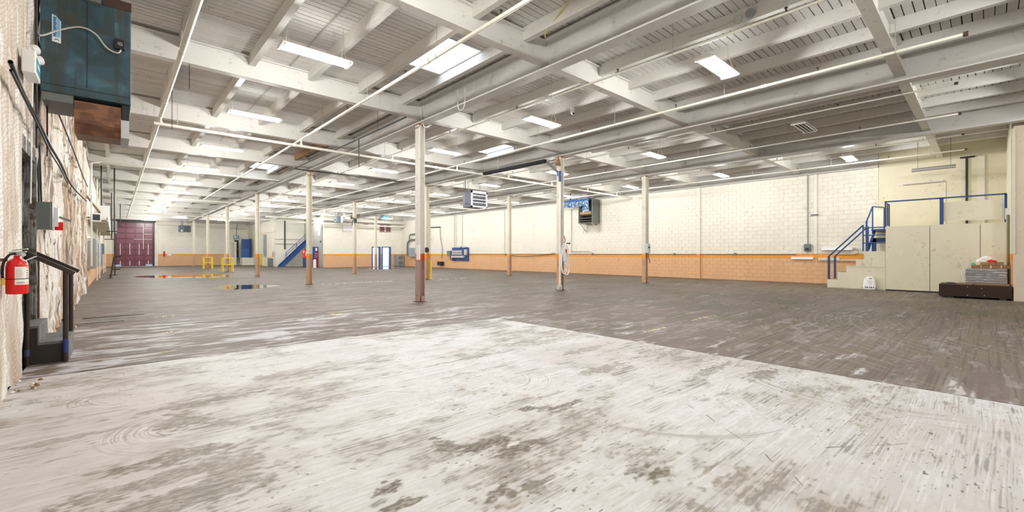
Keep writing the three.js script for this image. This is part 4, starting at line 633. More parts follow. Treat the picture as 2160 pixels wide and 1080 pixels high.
{ // office partition fittings
  const w = struct('window_5', 'bright white window high in the office partition'); obj('pane', box(17.66, 18.84, 3.82, 4.62, 45.46, 45.49), std([0.85, 0.82, 0.88], 0.4), w); obj('frame', [box(17.6, 18.9, 4.62, 4.66, 45.44, 45.5), box(17.6, 18.9, 3.78, 3.82, 45.44, 45.5), box(17.6, 17.66, 3.78, 4.66, 45.44, 45.5), box(18.84, 18.9, 3.78, 4.66, 45.44, 45.5)], std([0.7, 0.6, 0.62], 0.5), w);
  const q = struct('window_6', 'dark pink window with two panes high in the office partition'); for (const [a, b] of [[21.72, 22.25], [22.45, 22.98]]) obj('pane', box(a, b, 3.86, 4.64, 45.46, 45.49), std([0.19, 0.09, 0.08], 0.3), q); obj('frame', [box(21.66, 21.72, 3.82, 4.68, 45.42, 45.5), box(22.25, 22.45, 3.82, 4.68, 45.42, 45.5), box(22.98, 23.06, 3.82, 4.68, 45.42, 45.5), box(21.66, 23.06, 4.64, 4.68, 45.42, 45.5), box(21.66, 23.06, 3.82, 3.86, 45.42, 45.5)], std([0.62, 0.45, 0.42], 0.5), q);
  tag(obj('wall_vent', [box(19.8, 20.36, 4.46, 4.66, 45.44, 45.49)], std([0.35, 0.2, 0.18], 0.5)), 'small reddish vent high on the office partition', 'vent');
  const c = thing('control_cabinet', 'grey floor cabinet with louvers right of the office doors', 'cabinet', [24.0, 0, 44.9]); obj('body', box(23.45, 24.2, 0.05, 1.28, 44.6, 45.4), M.grey, c); for (const y of [0.2, 0.75]) { const l = obj('louver_panel', box(23.55, 24.05, y, y + 0.42, 44.58, 44.6), M.greyBox, c); for (let k = 0; k < 4; k++) obj('louver', box(23.57, 24.03, y + 0.05 + k * 0.1, y + 0.08 + k * 0.1, 44.55, 44.58), M.grey, l); } obj('strip', box(23.5, 24.1, 0.63, 0.73, 44.57, 44.6), M.galv, c);
  const h = thing('unit_heater', 'small dark heater with white duct above the office partition', 'heater', [16.8, 4.6, 43.5]); obj('cabinet', box(16.1, 16.55, 4.5, 5.1, 43.2, 43.8, 0.02), std([0.1, 0.14, 0.16], 0.5), h); obj('face', box(16.55, 16.75, 4.5, 5.1, 43.2, 43.8), M.whitePl, h); obj('duct', box(17.0, 17.5, 4.85, 5.6, 43.2, 43.8), M.whitePl, h); obj('hanger', rod([16.4, 5.1, 43.5], [16.4, 5.74, 43.5], 0.02, 6), M.brown, h);
  tag(obj('blue_fan_box', [box(21.1, 21.6, 5.05, 5.4, 43.4, 43.8), rod([21.35, 5.4, 43.6], [21.35, 5.74, 43.6], 0.03, 6)], M.lightBlue), 'small bright blue box hanging above the office doors', 'box');
  tag(obj('panel_box', [box(24.0, 24.28, 1.08, 2.05, 41.3, 43.2), box(23.96, 24.0, 1.5, 2.0, 41.5, 42.1), box(23.96, 24.0, 1.5, 2.0, 42.3, 42.9)], M.grey), 'grey double panel box on the far right wall', 'electrical panel');
  tag(obj('elbow_pipe', [tube([[24.1, 1.2, 43.6], [24.1, 2.4, 43.6], [24.1, 2.85, 43.2], [24.1, 2.95, 42.4], [24.1, 2.95, 39]], 0.09, 8, 40), tube([[24.1, 3.0, 43.2], [24.1, 3.4, 43.1], [24.1, 3.55, 42.6], [24.1, 3.55, 39]], 0.07, 8, 30)], M.greyBox), 'pair of dark bent pipes at the far end of the right wall', 'pipe');
}

// ---------- right wall fittings ----------
{
  const o = thing('switch_board', 'blue backboard with grey switch boxes on the right wall', 'electrical board', [24.2, 0.74, 33.8]);
  obj('backboard', box(24.2, 24.28, 0.74, 2.0, 32.45, 35.1), M.blue, o); for (let k = 0; k < 6; k++) { const b = obj('switch_box', box(24.02, 24.2, 1.3, 1.72, 33.3 + k * 0.27, 33.52 + k * 0.27, 0.01), M.galv, o); obj('lever', box(23.99, 24.02, 1.46, 1.54, 33.38 + k * 0.27, 33.44 + k * 0.27), M.black, b); }
  obj('wireway', box(24.02, 24.2, 1.02, 1.22, 32.95, 35.0, 0.01), M.galv, o); obj('side_box', box(24.0, 24.2, 1.28, 1.8, 32.55, 32.85, 0.01), M.galv, o); obj('tall_box', box(23.95, 24.2, 1.15, 1.7, 35.05, 35.6, 0.01), M.greyBox, o); obj('top_boxes', [box(24.05, 24.2, 1.98, 2.12, 33.5, 34.0), box(24.05, 24.2, 1.98, 2.1, 32.7, 33.2)], M.galv, o); obj('cable', tube([[24.1, 1.2, 35.3], [24.1, 0.85, 35.15], [24.1, 0.8, 34.8], [24.15, 0.95, 34.6]], 0.03, 6, 20), M.black, o);
  const cond = [[34.8, 2.0, 5.1, 0.04], [34.5, 2.0, 5.1, 0.03], [33.5, 2.1, 5.1, 0.04], [27.45, 1.3, 5.1, 0.03], [20.2, 1.5, 4.6, 0.04], [5.72, 1.85, 5.1, 0.018]];
  cond.forEach(([z, a, b, r], n) => tag(obj('wall_conduit', rod([24.24, a, z], [24.24, b, z], r, 8), n === 5 ? M.greyBox : M.pipe), ['leftmost conduit above the blue switch board', 'second conduit above the blue switch board', 'conduit right of center above the blue switch board', 'upright conduit behind the third-line second column', 'upright conduit beside the hose column on right wall', 'thin upright conduit above the small grey box on right wall'][n], 'conduit'));
  tag(obj('wall_conduit', [rod([24.26, 1.385, 36], [24.26, 1.36, 6.2], 0.016, 6), ...[12.4, 18.3, 9].map((z) => box(24.22, 24.3, 1.33, 1.43, z - 0.05, z + 0.05))], M.greyBox), 'long thin conduit along the orange stripe of the right wall', 'conduit');
  tag(obj('slack_cable', tube([[24.2, 1.33, 27.4], [24.2, 1.2, 25.4], [24.2, 1.28, 23], [24.2, 1.45, 21.7]], 0.02, 6, 30), M.black), 'slack black cable drooping on the right wall dado', 'cable');
  tag(obj('floor_unit', [box(24.0, 24.28, 0.25, 0.62, 36.6, 37.4), box(23.98, 24.0, 0.3, 0.55, 36.7, 37.3)], M.black), 'small black box low on the right wall', 'box');
  tag(obj('bent_cable', [rod([24.2, 4.15, 39.5], [24.2, 4.1, 37.2], 0.05, 6), tube([[24.2, 4.1, 37.2], [24.2, 3, 37.1], [24.2, 1.9, 36.8], [24.2, 0.95, 36.9]], 0.025, 6, 24)], M.brownSteel), 'dark bent cable on the right wall left of the switch board', 'cable');
  tag(obj('air_pipe', poly([[24.2, 1.57, 20.2], [24.2, 1.57, 18.6], [24.2, 1.45, 18.3]], 0.025), M.conduit), 'small horizontal pipe at the right wall beside the hose column', 'pipe');
  const s = thing('starter_box', 'small dark grey switch box on the right wall near the stairs', 'electrical box', [24.2, 1.5, 5.72]); obj('enclosure', box(24.12, 24.27, 1.5, 1.85, 5.6, 5.86, 0.01), M.greyBox, s); obj('switch', box(24.09, 24.12, 1.56, 1.66, 5.66, 5.8), M.black, s);
  const f = thing('strip_light', 'white wall strip light low on the right wall by the stairs', 'light fixture', [24.2, 1.55, 4.6]); obj('body', box(24.18, 24.27, 1.55, 1.69, 4.02, 5.18, 0.01), M.whitePl, f); obj('lens', rod([24.16, 1.56, 4.06], [24.16, 1.56, 5.14], 0.025, 8), M.whitePl, f); obj('cord', tube([[24.22, 1.62, 4.0], [24.22, 1.6, 3.86], [24.22, 1.45, 3.83], [24.24, 1.38, 4.0], [24.25, 1.36, 4.7]], 0.018, 6, 24), M.conduit, f);
  tag(obj('cable_tray', [box(24.2, 24.28, 1.12, 1.24, 5.5, 6.4)], M.whitePl), 'white trunking on the orange stripe by the stairs', 'trunking'); tag(obj('cable_tray', [box(24.2, 24.28, 1.13, 1.2, 4.5, 5.3), box(24.2, 24.25, 1.08, 1.12, 3.4, 5.3)], M.pipe), 'short cream trunking behind the stair rail', 'trunking');
  tag(obj('clamp', box(24.2, 24.24, 3.18, 3.24, 5.3, 5.6), M.greyBox), 'small dark clamp on the right wall pilaster', 'clamp');
  // torn wall heater
  const h = thing('wall_heater', 'dismantled dark heater with torn blue lining on the right wall', 'heater', [23.8, 3.45, 18.4]);
  obj('side_panel', [box(23.45, 24.25, 3.5, 5.05, 17.72, 17.76), box(23.45, 24.25, 3.5, 5.05, 18.86, 18.9), box(24.2, 24.25, 3.5, 5.05, 17.72, 18.9), box(23.45, 24.25, 3.46, 3.5, 17.7, 18.92)], M.greyBox, h);
  obj('burner', [box(23.55, 24.15, 3.6, 3.66, 17.8, 18.82), box(23.55, 24.15, 3.78, 3.84, 17.8, 18.82), box(23.55, 24.15, 3.98, 4.02, 17.8, 18.82)], M.brownSteel, h); obj('shelf_plate', box(23.5, 24.1, 4.05, 4.25, 17.85, 18.8), M.wood, h);
  const ragM = std([1, 1, 1], 0.7, { map: rep(makeTex(128, 128, (u, v) => mixc([0.14, 0.3, 0.48], [0.66, 0.76, 0.82], sstep(0.48, 0.62, fbm(u * 11, v * 11, 4)))), 0.6, 0.6), side: THREE.DoubleSide });
  const rag = (pts, n = 10) => { const g = new THREE.PlaneGeometry(1, 1, n, n), p = g.attributes.position; for (let i = 0; i < p.count; i++) { const u = p.getX(i) + 0.5, v = p.getY(i) + 0.5, a = pts[0], b = pts[1]; const z = a[0] + (b[0] - a[0]) * u, y = a[1] + (b[1] - a[1]) * v - 0.12 * n2(u * 7, 3) * (1 - v); p.setXYZ(i, 23.5 + 0.12 * (fbm(u * 5, v * 5, 3) - 0.5), y, -z); } g.computeVertexNormals(); return g; };
  obj('torn_lining', rag([[18.05, 4.25], [18.6, 5.0]]), ragM, h); obj('torn_lining', rag([[18.6, 4.72], [20.25, 5.15]]), ragM, h);
  obj('blue_tarp', [box(23.42, 24.2, 4.98, 5.12, 18.0, 20.3, 0.03)], std([0.015, 0.09, 0.32], 0.5), h); obj('duct', [box(23.5, 24.2, 5.12, 5.6, 18.2, 19.6), prismX([[19.64, 5.12], [20.3, 5.12], [19.64, 5.6]], 23.5, 24.2)], M.whitePl, h); obj('duct_seam', box(23.48, 23.5, 5.12, 5.6, 19.58, 19.64), M.dark, h);
  for (const z of [17.8, 18.8]) obj('bracket', [bar([23.5, 3.45, z], [24.25, 2.9, z], 0.04), bar([24.24, 2.85, z], [24.24, 3.5, z], 0.04), bar([23.45, 3.45, z], [24.25, 3.45, z], 0.04)], M.creamW, h);
}
{ // louvred heater hanging in the third bay
  const o = thing('unit_heater', 'white louvered unit heater hanging from the ceiling in mid hall', 'heater', [15.7, 4.1, 20.3]);
  obj('cabinet', box(15.12, 16.28, 4.1, 5.02, 20.02, 20.8, 0.015), std([0.12, 0.15, 0.2], 0.5), o);
  obj('front_frame', [box(15.12, 16.28, 4.9, 5.03, 19.96, 20.02), box(15.12, 16.28, 4.09, 4.17, 19.96, 20.02), box(15.12, 15.2, 4.09, 5.03, 19.96, 20.02), box(16.2, 16.28, 4.09, 5.03, 19.96, 20.02)], M.whitePl, o); obj('backing', box(15.2, 16.2, 4.17, 4.9, 20.0, 20.02), M.black, o);
  for (const y of [4.34, 4.52, 4.74]) obj('louver', box(15.2, 16.2, y, y + 0.035, 19.93, 20.0), M.whitePl, o); for (let k = 0; k < 9; k++) obj('fin', box(15.28 + k * 0.105, 15.3 + k * 0.105, 4.2, 4.88, 19.975, 19.995), M.grey, o);
  for (const x of [15.25, 16.1]) obj('hanger', rod([x, 5.02, 20.4], [x, 5.74, 20.4], 0.015, 6), M.conduit, o); obj('plate', box(15.6, 15.78, 4.945, 4.975, 19.955, 19.962), M.greyBox, o); obj('gas_drop', [rod([15.0, 4.2, 20.4], [15.0, 5.7, 20.4], 0.02, 6), rod([15.0, 4.3, 20.4], [15.15, 4.3, 20.4], 0.02, 6)], M.brownSteel, o);
}
{ // hose column: drain pipe, coiled hoses, jib arm
  const x = 12.39, z = 10.86;
  const p = thing('drain_pipe', 'white drain pipe standing against the hose column', 'pipe', [x, 0, z]); obj('pipe_run', rod([x, 0.18, z], [x, 4.3, z], 0.038, 12), M.whitePl, p); for (const y of [3.05, 1.55, 0.28]) obj('coupling', rod([x, y, z], [x, y + 0.08, z], 0.05, 12), M.whitePl, p);
  const bg = new THREE.LatheGeometry([[0, 0], [0.085, 0], [0.1, 0.04], [0.1, 0.13], [0.08, 0.2], [0.05, 0.23]].map(([a, b]) => new THREE.Vector2(a, b)), 16); bg.translate(x - 0.02, 0.0, -z); obj('boot', bg, std([0.5, 0.52, 0.55], 0.6), p);
  const h = thing('hose_bundle', 'white hoses looped on the column with red valve', 'hose', [12.6, 0.7, 10.72]);
  const loops = [[12.5, 10.76, 1.75, 0.72, 0.16], [12.56, 10.74, 1.75, 0.95, 0.11], [12.66, 10.76, 1.7, 0.85, 0.12], [12.74, 10.8, 1.6, 0.95, 0.07], [12.46, 10.72, 1.72, 0.62, 0.2]];
  for (const [lx, lz, yt, yb, w] of loops) { const pts = []; for (let k = 0; k < 12; k++) { const a = k / 12 * Math.PI * 2; pts.push([lx + Math.sin(a) * w * (1.1 - 0.5 * Math.cos(a)) * 0.9, (yt + yb) / 2 + Math.cos(a) * (yt - yb) / 2, lz - 0.03 * Math.sin(2 * a)]); } obj('loop', tube(pts, 0.014, 6, 48, true), M.whitePl, h); }
  obj('loop', tube([[12.4, 1.6, 10.72], [12.3, 1.1, 10.7], [12.34, 0.72, 10.7], [12.55, 0.6, 10.68], [12.72, 0.68, 10.72], [12.78, 1.0, 10.74]], 0.022, 6, 40), M.whitePl, h);
  obj('white_sleeve', box(12.42, 12.56, 1.1, 1.62, 10.68, 10.74, 0.02), M.whitePl, h); obj('red_tag', box(12.5, 12.55, 1.42, 1.56, 10.66, 10.68), M.red, h);
  obj('valve', [rod([12.68, 1.78, 10.78], [12.86, 1.78, 10.78], 0.025, 8), rod([12.84, 1.78, 10.76], [12.84, 1.78, 10.8], 0.04, 12)], std([0.3, 0.08, 0.07], 0.4), h); obj('red_cord', tube([[12.5, 2.05, 10.76], [12.53, 1.9, 10.72], [12.48, 1.8, 10.72]], 0.02, 6, 12), std([0.5, 0.12, 0.1], 0.5), h);
  const j = thing('jib_arm', 'black jib arm with diagonal strut at the top of the hose column', 'arm', [12.2, 4.6, 12.8]); obj('boom', bar([12.06, 4.9, 11.3], [11.97, 4.9, 14.9], 0.13, 0.13), M.rubber, j); obj('strut', bar([12.08, 4.88, 11.25], [12.44, 4.42, 10.95], 0.06, 0.08), M.greyBox, j); obj('sleeve', [rod([12.39, 4.1, 10.86], [12.39, 4.5, 10.86], 0.055, 10), box(12.34, 12.5, 4.33, 4.46, 10.84, 10.98)], M.blue, j); obj('hanger', rod([12.0, 4.96, 14], [12.0, 5.74, 14], 0.01, 5), M.conduit, j);
  const fm = new THREE.ConeGeometry(0.1, 0.26, 9, 5); { const q = fm.attributes.position; for (let i = 0; i < q.count; i++) { const k = 0.75 + 0.5 * n2(q.getX(i) * 17 + 9, q.getY(i) * 17 + q.getZ(i) * 9); q.setXYZ(i, q.getX(i) * k, q.getY(i) * k * 1.3, q.getZ(i) * k); } fm.computeVertexNormals(); } fm.translate(12.34, 4.92, -10.9); tag(obj('foam_lump', fm, M.wood), 'brown lump of foam at the top of the hose column', 'foam');
  const b = thing('disconnect_switch', 'grey switch box on the first right-line column', 'electrical box', [18.7, 1.42, 10.85]); obj('enclosure', box(18.52, 18.74, 1.42, 1.86, 10.76, 10.93, 0.01), M.galv, b); obj('lever', box(18.56, 18.66, 1.66, 1.72, 10.73, 10.76), M.black, b); obj('conduit_up', [rod([18.78, 1.8, 10.9], [18.78, 5.0, 10.9], 0.022, 8), rod([18.78, 2.9, 10.9], [18.78, 2.98, 10.9], 0.03, 8)], M.conduit, b); obj('plug_cord', tube([[18.7, 1.42, 10.84], [18.72, 1.2, 10.84], [18.78, 1.05, 10.82], [18.78, 0.95, 10.82]], 0.025, 6, 16), M.greyBox, b);
  tag(obj('small_box', box(6.36, 6.41, 1.2, 1.62, 10.86, 11.0, 0.008), M.whitePl), 'slim white box on the left flange of the nearest column', 'box');
  tag(obj('column_wires', [tube([[6.36, 5.5, 10.8], [6.4, 5.3, 10.8], [6.5, 5.06, 10.86], [6.62, 5.02, 10.9], [6.78, 5.12, 10.9]], 0.014, 6, 24), tube([[6.44, 5.06, 10.86], [6.38, 4.9, 10.86], [6.4, 4.7, 10.88]], 0.01, 5, 12)], M.whitePl), 'white wires around the head of the nearest column', 'wire');
  tag(obj('column_bracket', [rod([12.48, 4.0, 30.25], [12.36, 3.4, 30.2], 0.03, 6), box(12.5, 12.7, 3.6, 3.9, 30.2, 30.26)], M.black), 'black bracket on the third column of the middle line', 'bracket');
  tag(obj('black_reel', [rod([12.5, 1.6, 20.55], [12.5, 1.6, 20.5], 0.14, 12)], M.black), 'black coil on the second middle-line column', 'coil');
}
// yellow column guards
function guard(x, z, label) {
  const o = thing('column_guard', label, 'guard', [x, 0, z], 'yellow column guards'), s = 0.33;
  for (const [a, b] of [[-1, -1], [1, -1], [1, 1], [-1, 1]]) obj('post', rod([x + a * s, 0, z + b * s], [x + a * s, 1.1, z + b * s], 0.045, 8), M.yellow, o);
  for (const y of [0.55, 1.07]) obj('rail', [bar([x - s, y, z - s], [x + s, y, z - s], 0.06), bar([x - s, y, z + s], [x + s, y, z + s], 0.06), bar([x - s, y, z - s], [x - s, y, z + s], 0.06), bar([x + s, y, z - s], [x + s, y, z + s], 0.06)], M.yellow, o);
}
guard(6.5, 40.01, 'yellow guard frame around the fourth column near the left'); guard(6.5, 49.67, 'yellow guard frame around the fifth column near the left');
{ const o = thing('column_guard', 'yellow post guard right of the second middle-line column', 'guard', [12.8, 0, 20.6], 'yellow column guards'); obj('post', [rod([12.82, 0, 20.6], [12.82, 1.05, 20.6], 0.05, 8), box(12.72, 12.92, 0, 0.02, 20.5, 20.7)], M.yellow, o); obj('rail', bar([12.82, 1.02, 20.6], [12.82, 1.02, 20.95], 0.06), M.yellow, o); }

// ---------- platform, stairs and alcove at the right ----------
{
  const pl = paint([0.89, 0.855, 0.69], 0.6, { bumpMap: gb, bumpScale: 0.002 });
  const o = thing('platform', 'cream plywood-clad platform in the right alcove', 'platform', [22.8, 0, 1.05]);
  obj('deck', box(21.43, 24.26, 2.34, 2.41, -0.48, 2.56), pl, o); obj('core', box(21.45, 24.26, 0.04, 2.34, -0.48, 2.55), M.wood, o);
  for (const [a, b] of [[1.37, 2.57], [0.15, 1.36], [-0.48, 0.14]]) obj('plywood_panel', box(21.4, 21.43, 0.05, 2.409, a + 0.002, b - 0.002), pl, o);
  obj('plinth', box(21.42, 21.45, 0, 0.05, -0.48, 2.57), M.dark, o);
  obj('wall_plate', box(21.385, 21.4, 1.34, 1.46, 2.1, 2.14), M.whitePl, o);
  const s = thing('platform_stairs', 'cream stepped wooden stairs up to the platform', 'stairs', [22, 0, 3.5]);
  const st = [[4.04, 4.38, 0.35], [3.76, 4.04, 0.655], [3.46, 3.76, 0.915], [3.21, 3.46, 1.17], [2.575, 3.21, 1.48]];
  for (const [a, b, h] of st) { obj('step', box(21.43, 22.55, 0, h - 0.03, a, b), pl, s); obj('tread', box(21.41, 22.56, h - 0.03, h, a, b + 0.01), M.wood, s); }
  const prof = [[2.575, 0.03], [4.38, 0.03]]; for (const [a, b, h] of st) { prof.push([b, h]); prof.push([a, h]); } obj('side_panel', prismX(prof, 21.4, 21.43), pl, s); obj('sheet_joint', box(21.394, 21.4, 0.87, 0.875, 2.6, 3.7), M.greyBox, s);
  const rail = (lab, x) => { const r = thing('stair_railing', lab, 'railing', [x, 0.35, 3.8], 'blue stair railings'); obj('handrail', rod([x, 1.27, 4.35], [x, 2.49, 3.24], 0.027, 8), M.blue, r); obj('post', box(x - 0.03, x + 0.03, 0.35, 1.28, 4.3, 4.37), M.blue, r); obj('post', box(x - 0.022, x + 0.022, 1.48, 2.5, 3.22, 3.26), M.blue, r); return r; };
  const r1 = rail('near blue railing of the platform stairs', 21.44); for (const y of [1.8, 2.1, 2.39]) obj('cross_rail', rod([21.44, y, 3.24], [21.44, y, 2.57], 0.02, 8), M.blue, r1);
  const r2 = rail('far blue railing of the platform stairs', 22.5); obj('upper_post', box(22.48, 22.52, 1.48, 2.72, 3.26, 3.32), M.blue, r2); obj('upper_rail', rod([22.5, 2.7, 3.29], [22.5, 3.28, 3.1], 0.025, 8), M.blue, r2); obj('upper_rail', rod([22.5, 3.28, 3.1], [22.5, 3.22, 2.75], 0.022, 8), M.blue, r2); obj('upper_post', [box(22.48, 22.52, 2.2, 3.28, 3.08, 3.12), box(22.48, 22.52, 2.3, 3.22, 2.72, 2.76)], M.blue, r2); obj('infill_panel', box(22.49, 22.51, 2.45, 3.12, 2.78, 3.06), pl, r2);
  const u = thing('upper_steps', 'blue framed upper steps between landing and platform', 'steps', [23, 1.48, 2.9]); obj('stringer', [box(22.6, 22.66, 1.48, 2.02, 3.0, 3.14), box(22.6, 22.66, 1.85, 2.02, 2.58, 3.14)], M.blue, u); obj('tread', box(22.2, 23.4, 2.3, 2.36, 2.58, 3.1), M.blue, u); obj('slope_bar', bar([22.55, 1.55, 3.25], [22.55, 2.35, 3.02], 0.05, 0.08), M.blue, u); obj('back_panel', box(23.3, 23.35, 1.48, 2.3, 2.58, 3.2), pl, u);
  const g = thing('platform_railing', 'long blue railing along the platform edge', 'railing', [21.42, 2.4, 1.1]);
  obj('top_rail', box(21.4, 21.44, 3.31, 3.36, -0.44, 2.6), M.blue, g); for (const [z, w] of [[2.57, 0.05], [1.07, 0.1], [-0.42, 0.06]]) obj('post', box(21.4, 21.44, 2.41, 3.33, z - w / 2, z + w / 2), M.blue, g); obj('infill_panel', box(21.44, 21.46, 2.52, 3.18, -0.38, 1.02), pl, g);
  const gt = thing('platform_gate', 'short blue gate with cream panel at the platform stairhead', 'gate', [21.9, 2.4, 2.57]); obj('top_bar', rod([21.45, 3.3, 2.57], [22.3, 3.3, 2.57], 0.02, 8), M.blue, gt); obj('post', rod([22.3, 2.41, 2.57], [22.3, 3.31, 2.57], 0.022, 8), M.blue, gt); obj('brace', rod([21.9, 2.45, 2.57], [21.9, 3.3, 2.57], 0.02, 8), M.brownSteel, gt); obj('infill_panel', box(21.55, 22.25, 2.5, 3.15, 2.58, 2.6), pl, gt);
  const l = thing('strip_light', 'silver strip light hung by wires above the platform', 'light fixture', [22.8, 4.6, 1.35]); obj('housing', rod([22.9, 4.62, 0.77], [22.9, 4.62, 1.97], 0.07, 12), M.steel, l); for (const z of [0.9, 1.8]) obj('hanger_wire', rod([22.9, 4.68, z], [22.9, 5.74, z], 0.005, 5), M.black, l);
  const m = thing('strip_light', 'slim cream strip light on the wall above the platform', 'light fixture', [24.2, 4.25, 1.8]); obj('housing', box(24.2, 24.27, 4.24, 4.32, 1.16, 2.38), M.pipe, m); obj('tube', rod([24.18, 4.25, 1.2], [24.18, 4.25, 2.34], 0.018, 8), M.conduit, m); obj('feed', rod([24.25, 2.45, 1.1], [24.25, 4.26, 1.1], 0.012, 6), M.pipe, m);
  tag(obj('drain_pipe', [rod([24.2, 2.45, 0.52], [24.2, 5.1, 0.52], 0.035, 8), rod([24.2, 5.1, 0.7], [24.2, 5.1, 0.3], 0.03, 8)], M.black), 'black upright pipe on the alcove wall above the platform', 'pipe');
  tag(obj('alcove_pilaster', box(24.2, 24.27, 2.42, 5.1, 0.05, 0.25), M.cream), 'cream upright board on the alcove wall', 'board');
  tag(obj('wall_lamp', [box(21.2, 21.36, 2.5, 2.85, -0.49, -0.4), rod([21.28, 2.3, -0.44], [21.28, 2.5, -0.44], 0.02, 6)], M.whitePl), 'white wall lamp at the right end of the platform', 'lamp');
  tag(obj('corner_pipe', [rod([20.6, 0, -0.45], [20.6, 2.6, -0.45], 0.035, 8)], std([0.25, 0.23, 0.12], 0.5)), 'olive pipe in the corner behind the timber stack', 'pipe');
}
{ // white sack leaning on the stairs
  const pos = new THREE.SphereGeometry(1, 28, 22), p = pos.attributes.position;
  for (let i = 0; i < p.count; i++) { const a = p.getX(i), b = p.getY(i), c = p.getZ(i), y = 0.5 + 0.5 * Math.sign(b) * Math.pow(Math.abs(b), 0.5), w = 0.21 - 0.06 * y + 0.02 * fbm(a * 3 + 5, b * 4, 3), f = (v) => Math.sign(v) * Math.pow(Math.abs(v), 0.45); p.setXYZ(i, f(a) * 0.085 * (1.1 - 0.55 * y) + 0.05 * y, y * 0.48, f(c) * w); }
  pos.computeVertexNormals(); pos.translate(21.25, 0, -3.02);
  const cv = document.createElement('canvas'); cv.width = 256; cv.height = 256; const x = cv.getContext('2d'); x.fillStyle = '#f2f1f0'; x.fillRect(0, 0, 256, 256); x.fillStyle = '#b9b2b0'; for (let k = 0; k < 6; k++) x.fillRect(70 + (k % 2) * 12, 70 + k * 16, 90 - k * 6, 5); x.fillStyle = '#22242e'; for (let k = 0; k < 5; k++) x.fillRect(30 + k * 42, 190, 20 + (k % 2) * 10, 26); x.fillStyle = '#a87a80'; x.fillRect(110, 186, 18, 26);
  const t = new THREE.CanvasTexture(cv); t.colorSpace = THREE.SRGBColorSpace; t.repeat.set(1 / 0.36, 1 / 0.5); t.offset.set(-(2.84) / 0.36, 0); t.wrapS = t.wrapT = THREE.RepeatWrapping;
  const o = thing('sack', 'white printed plastic sack leaning against the platform stairs', 'sack', [21.25, 0, 3.02]); obj('bag', pos, std([1, 1, 1], 0.45, { map: t }), o);
  obj('folded_top', [box(21.28, 21.33, 0.46, 0.51, 2.92, 3.12, 0.015)], M.whitePl, o); obj('tie', box(21.24, 21.26, 0.43, 0.455, 2.95, 3.03), M.black, o);
}
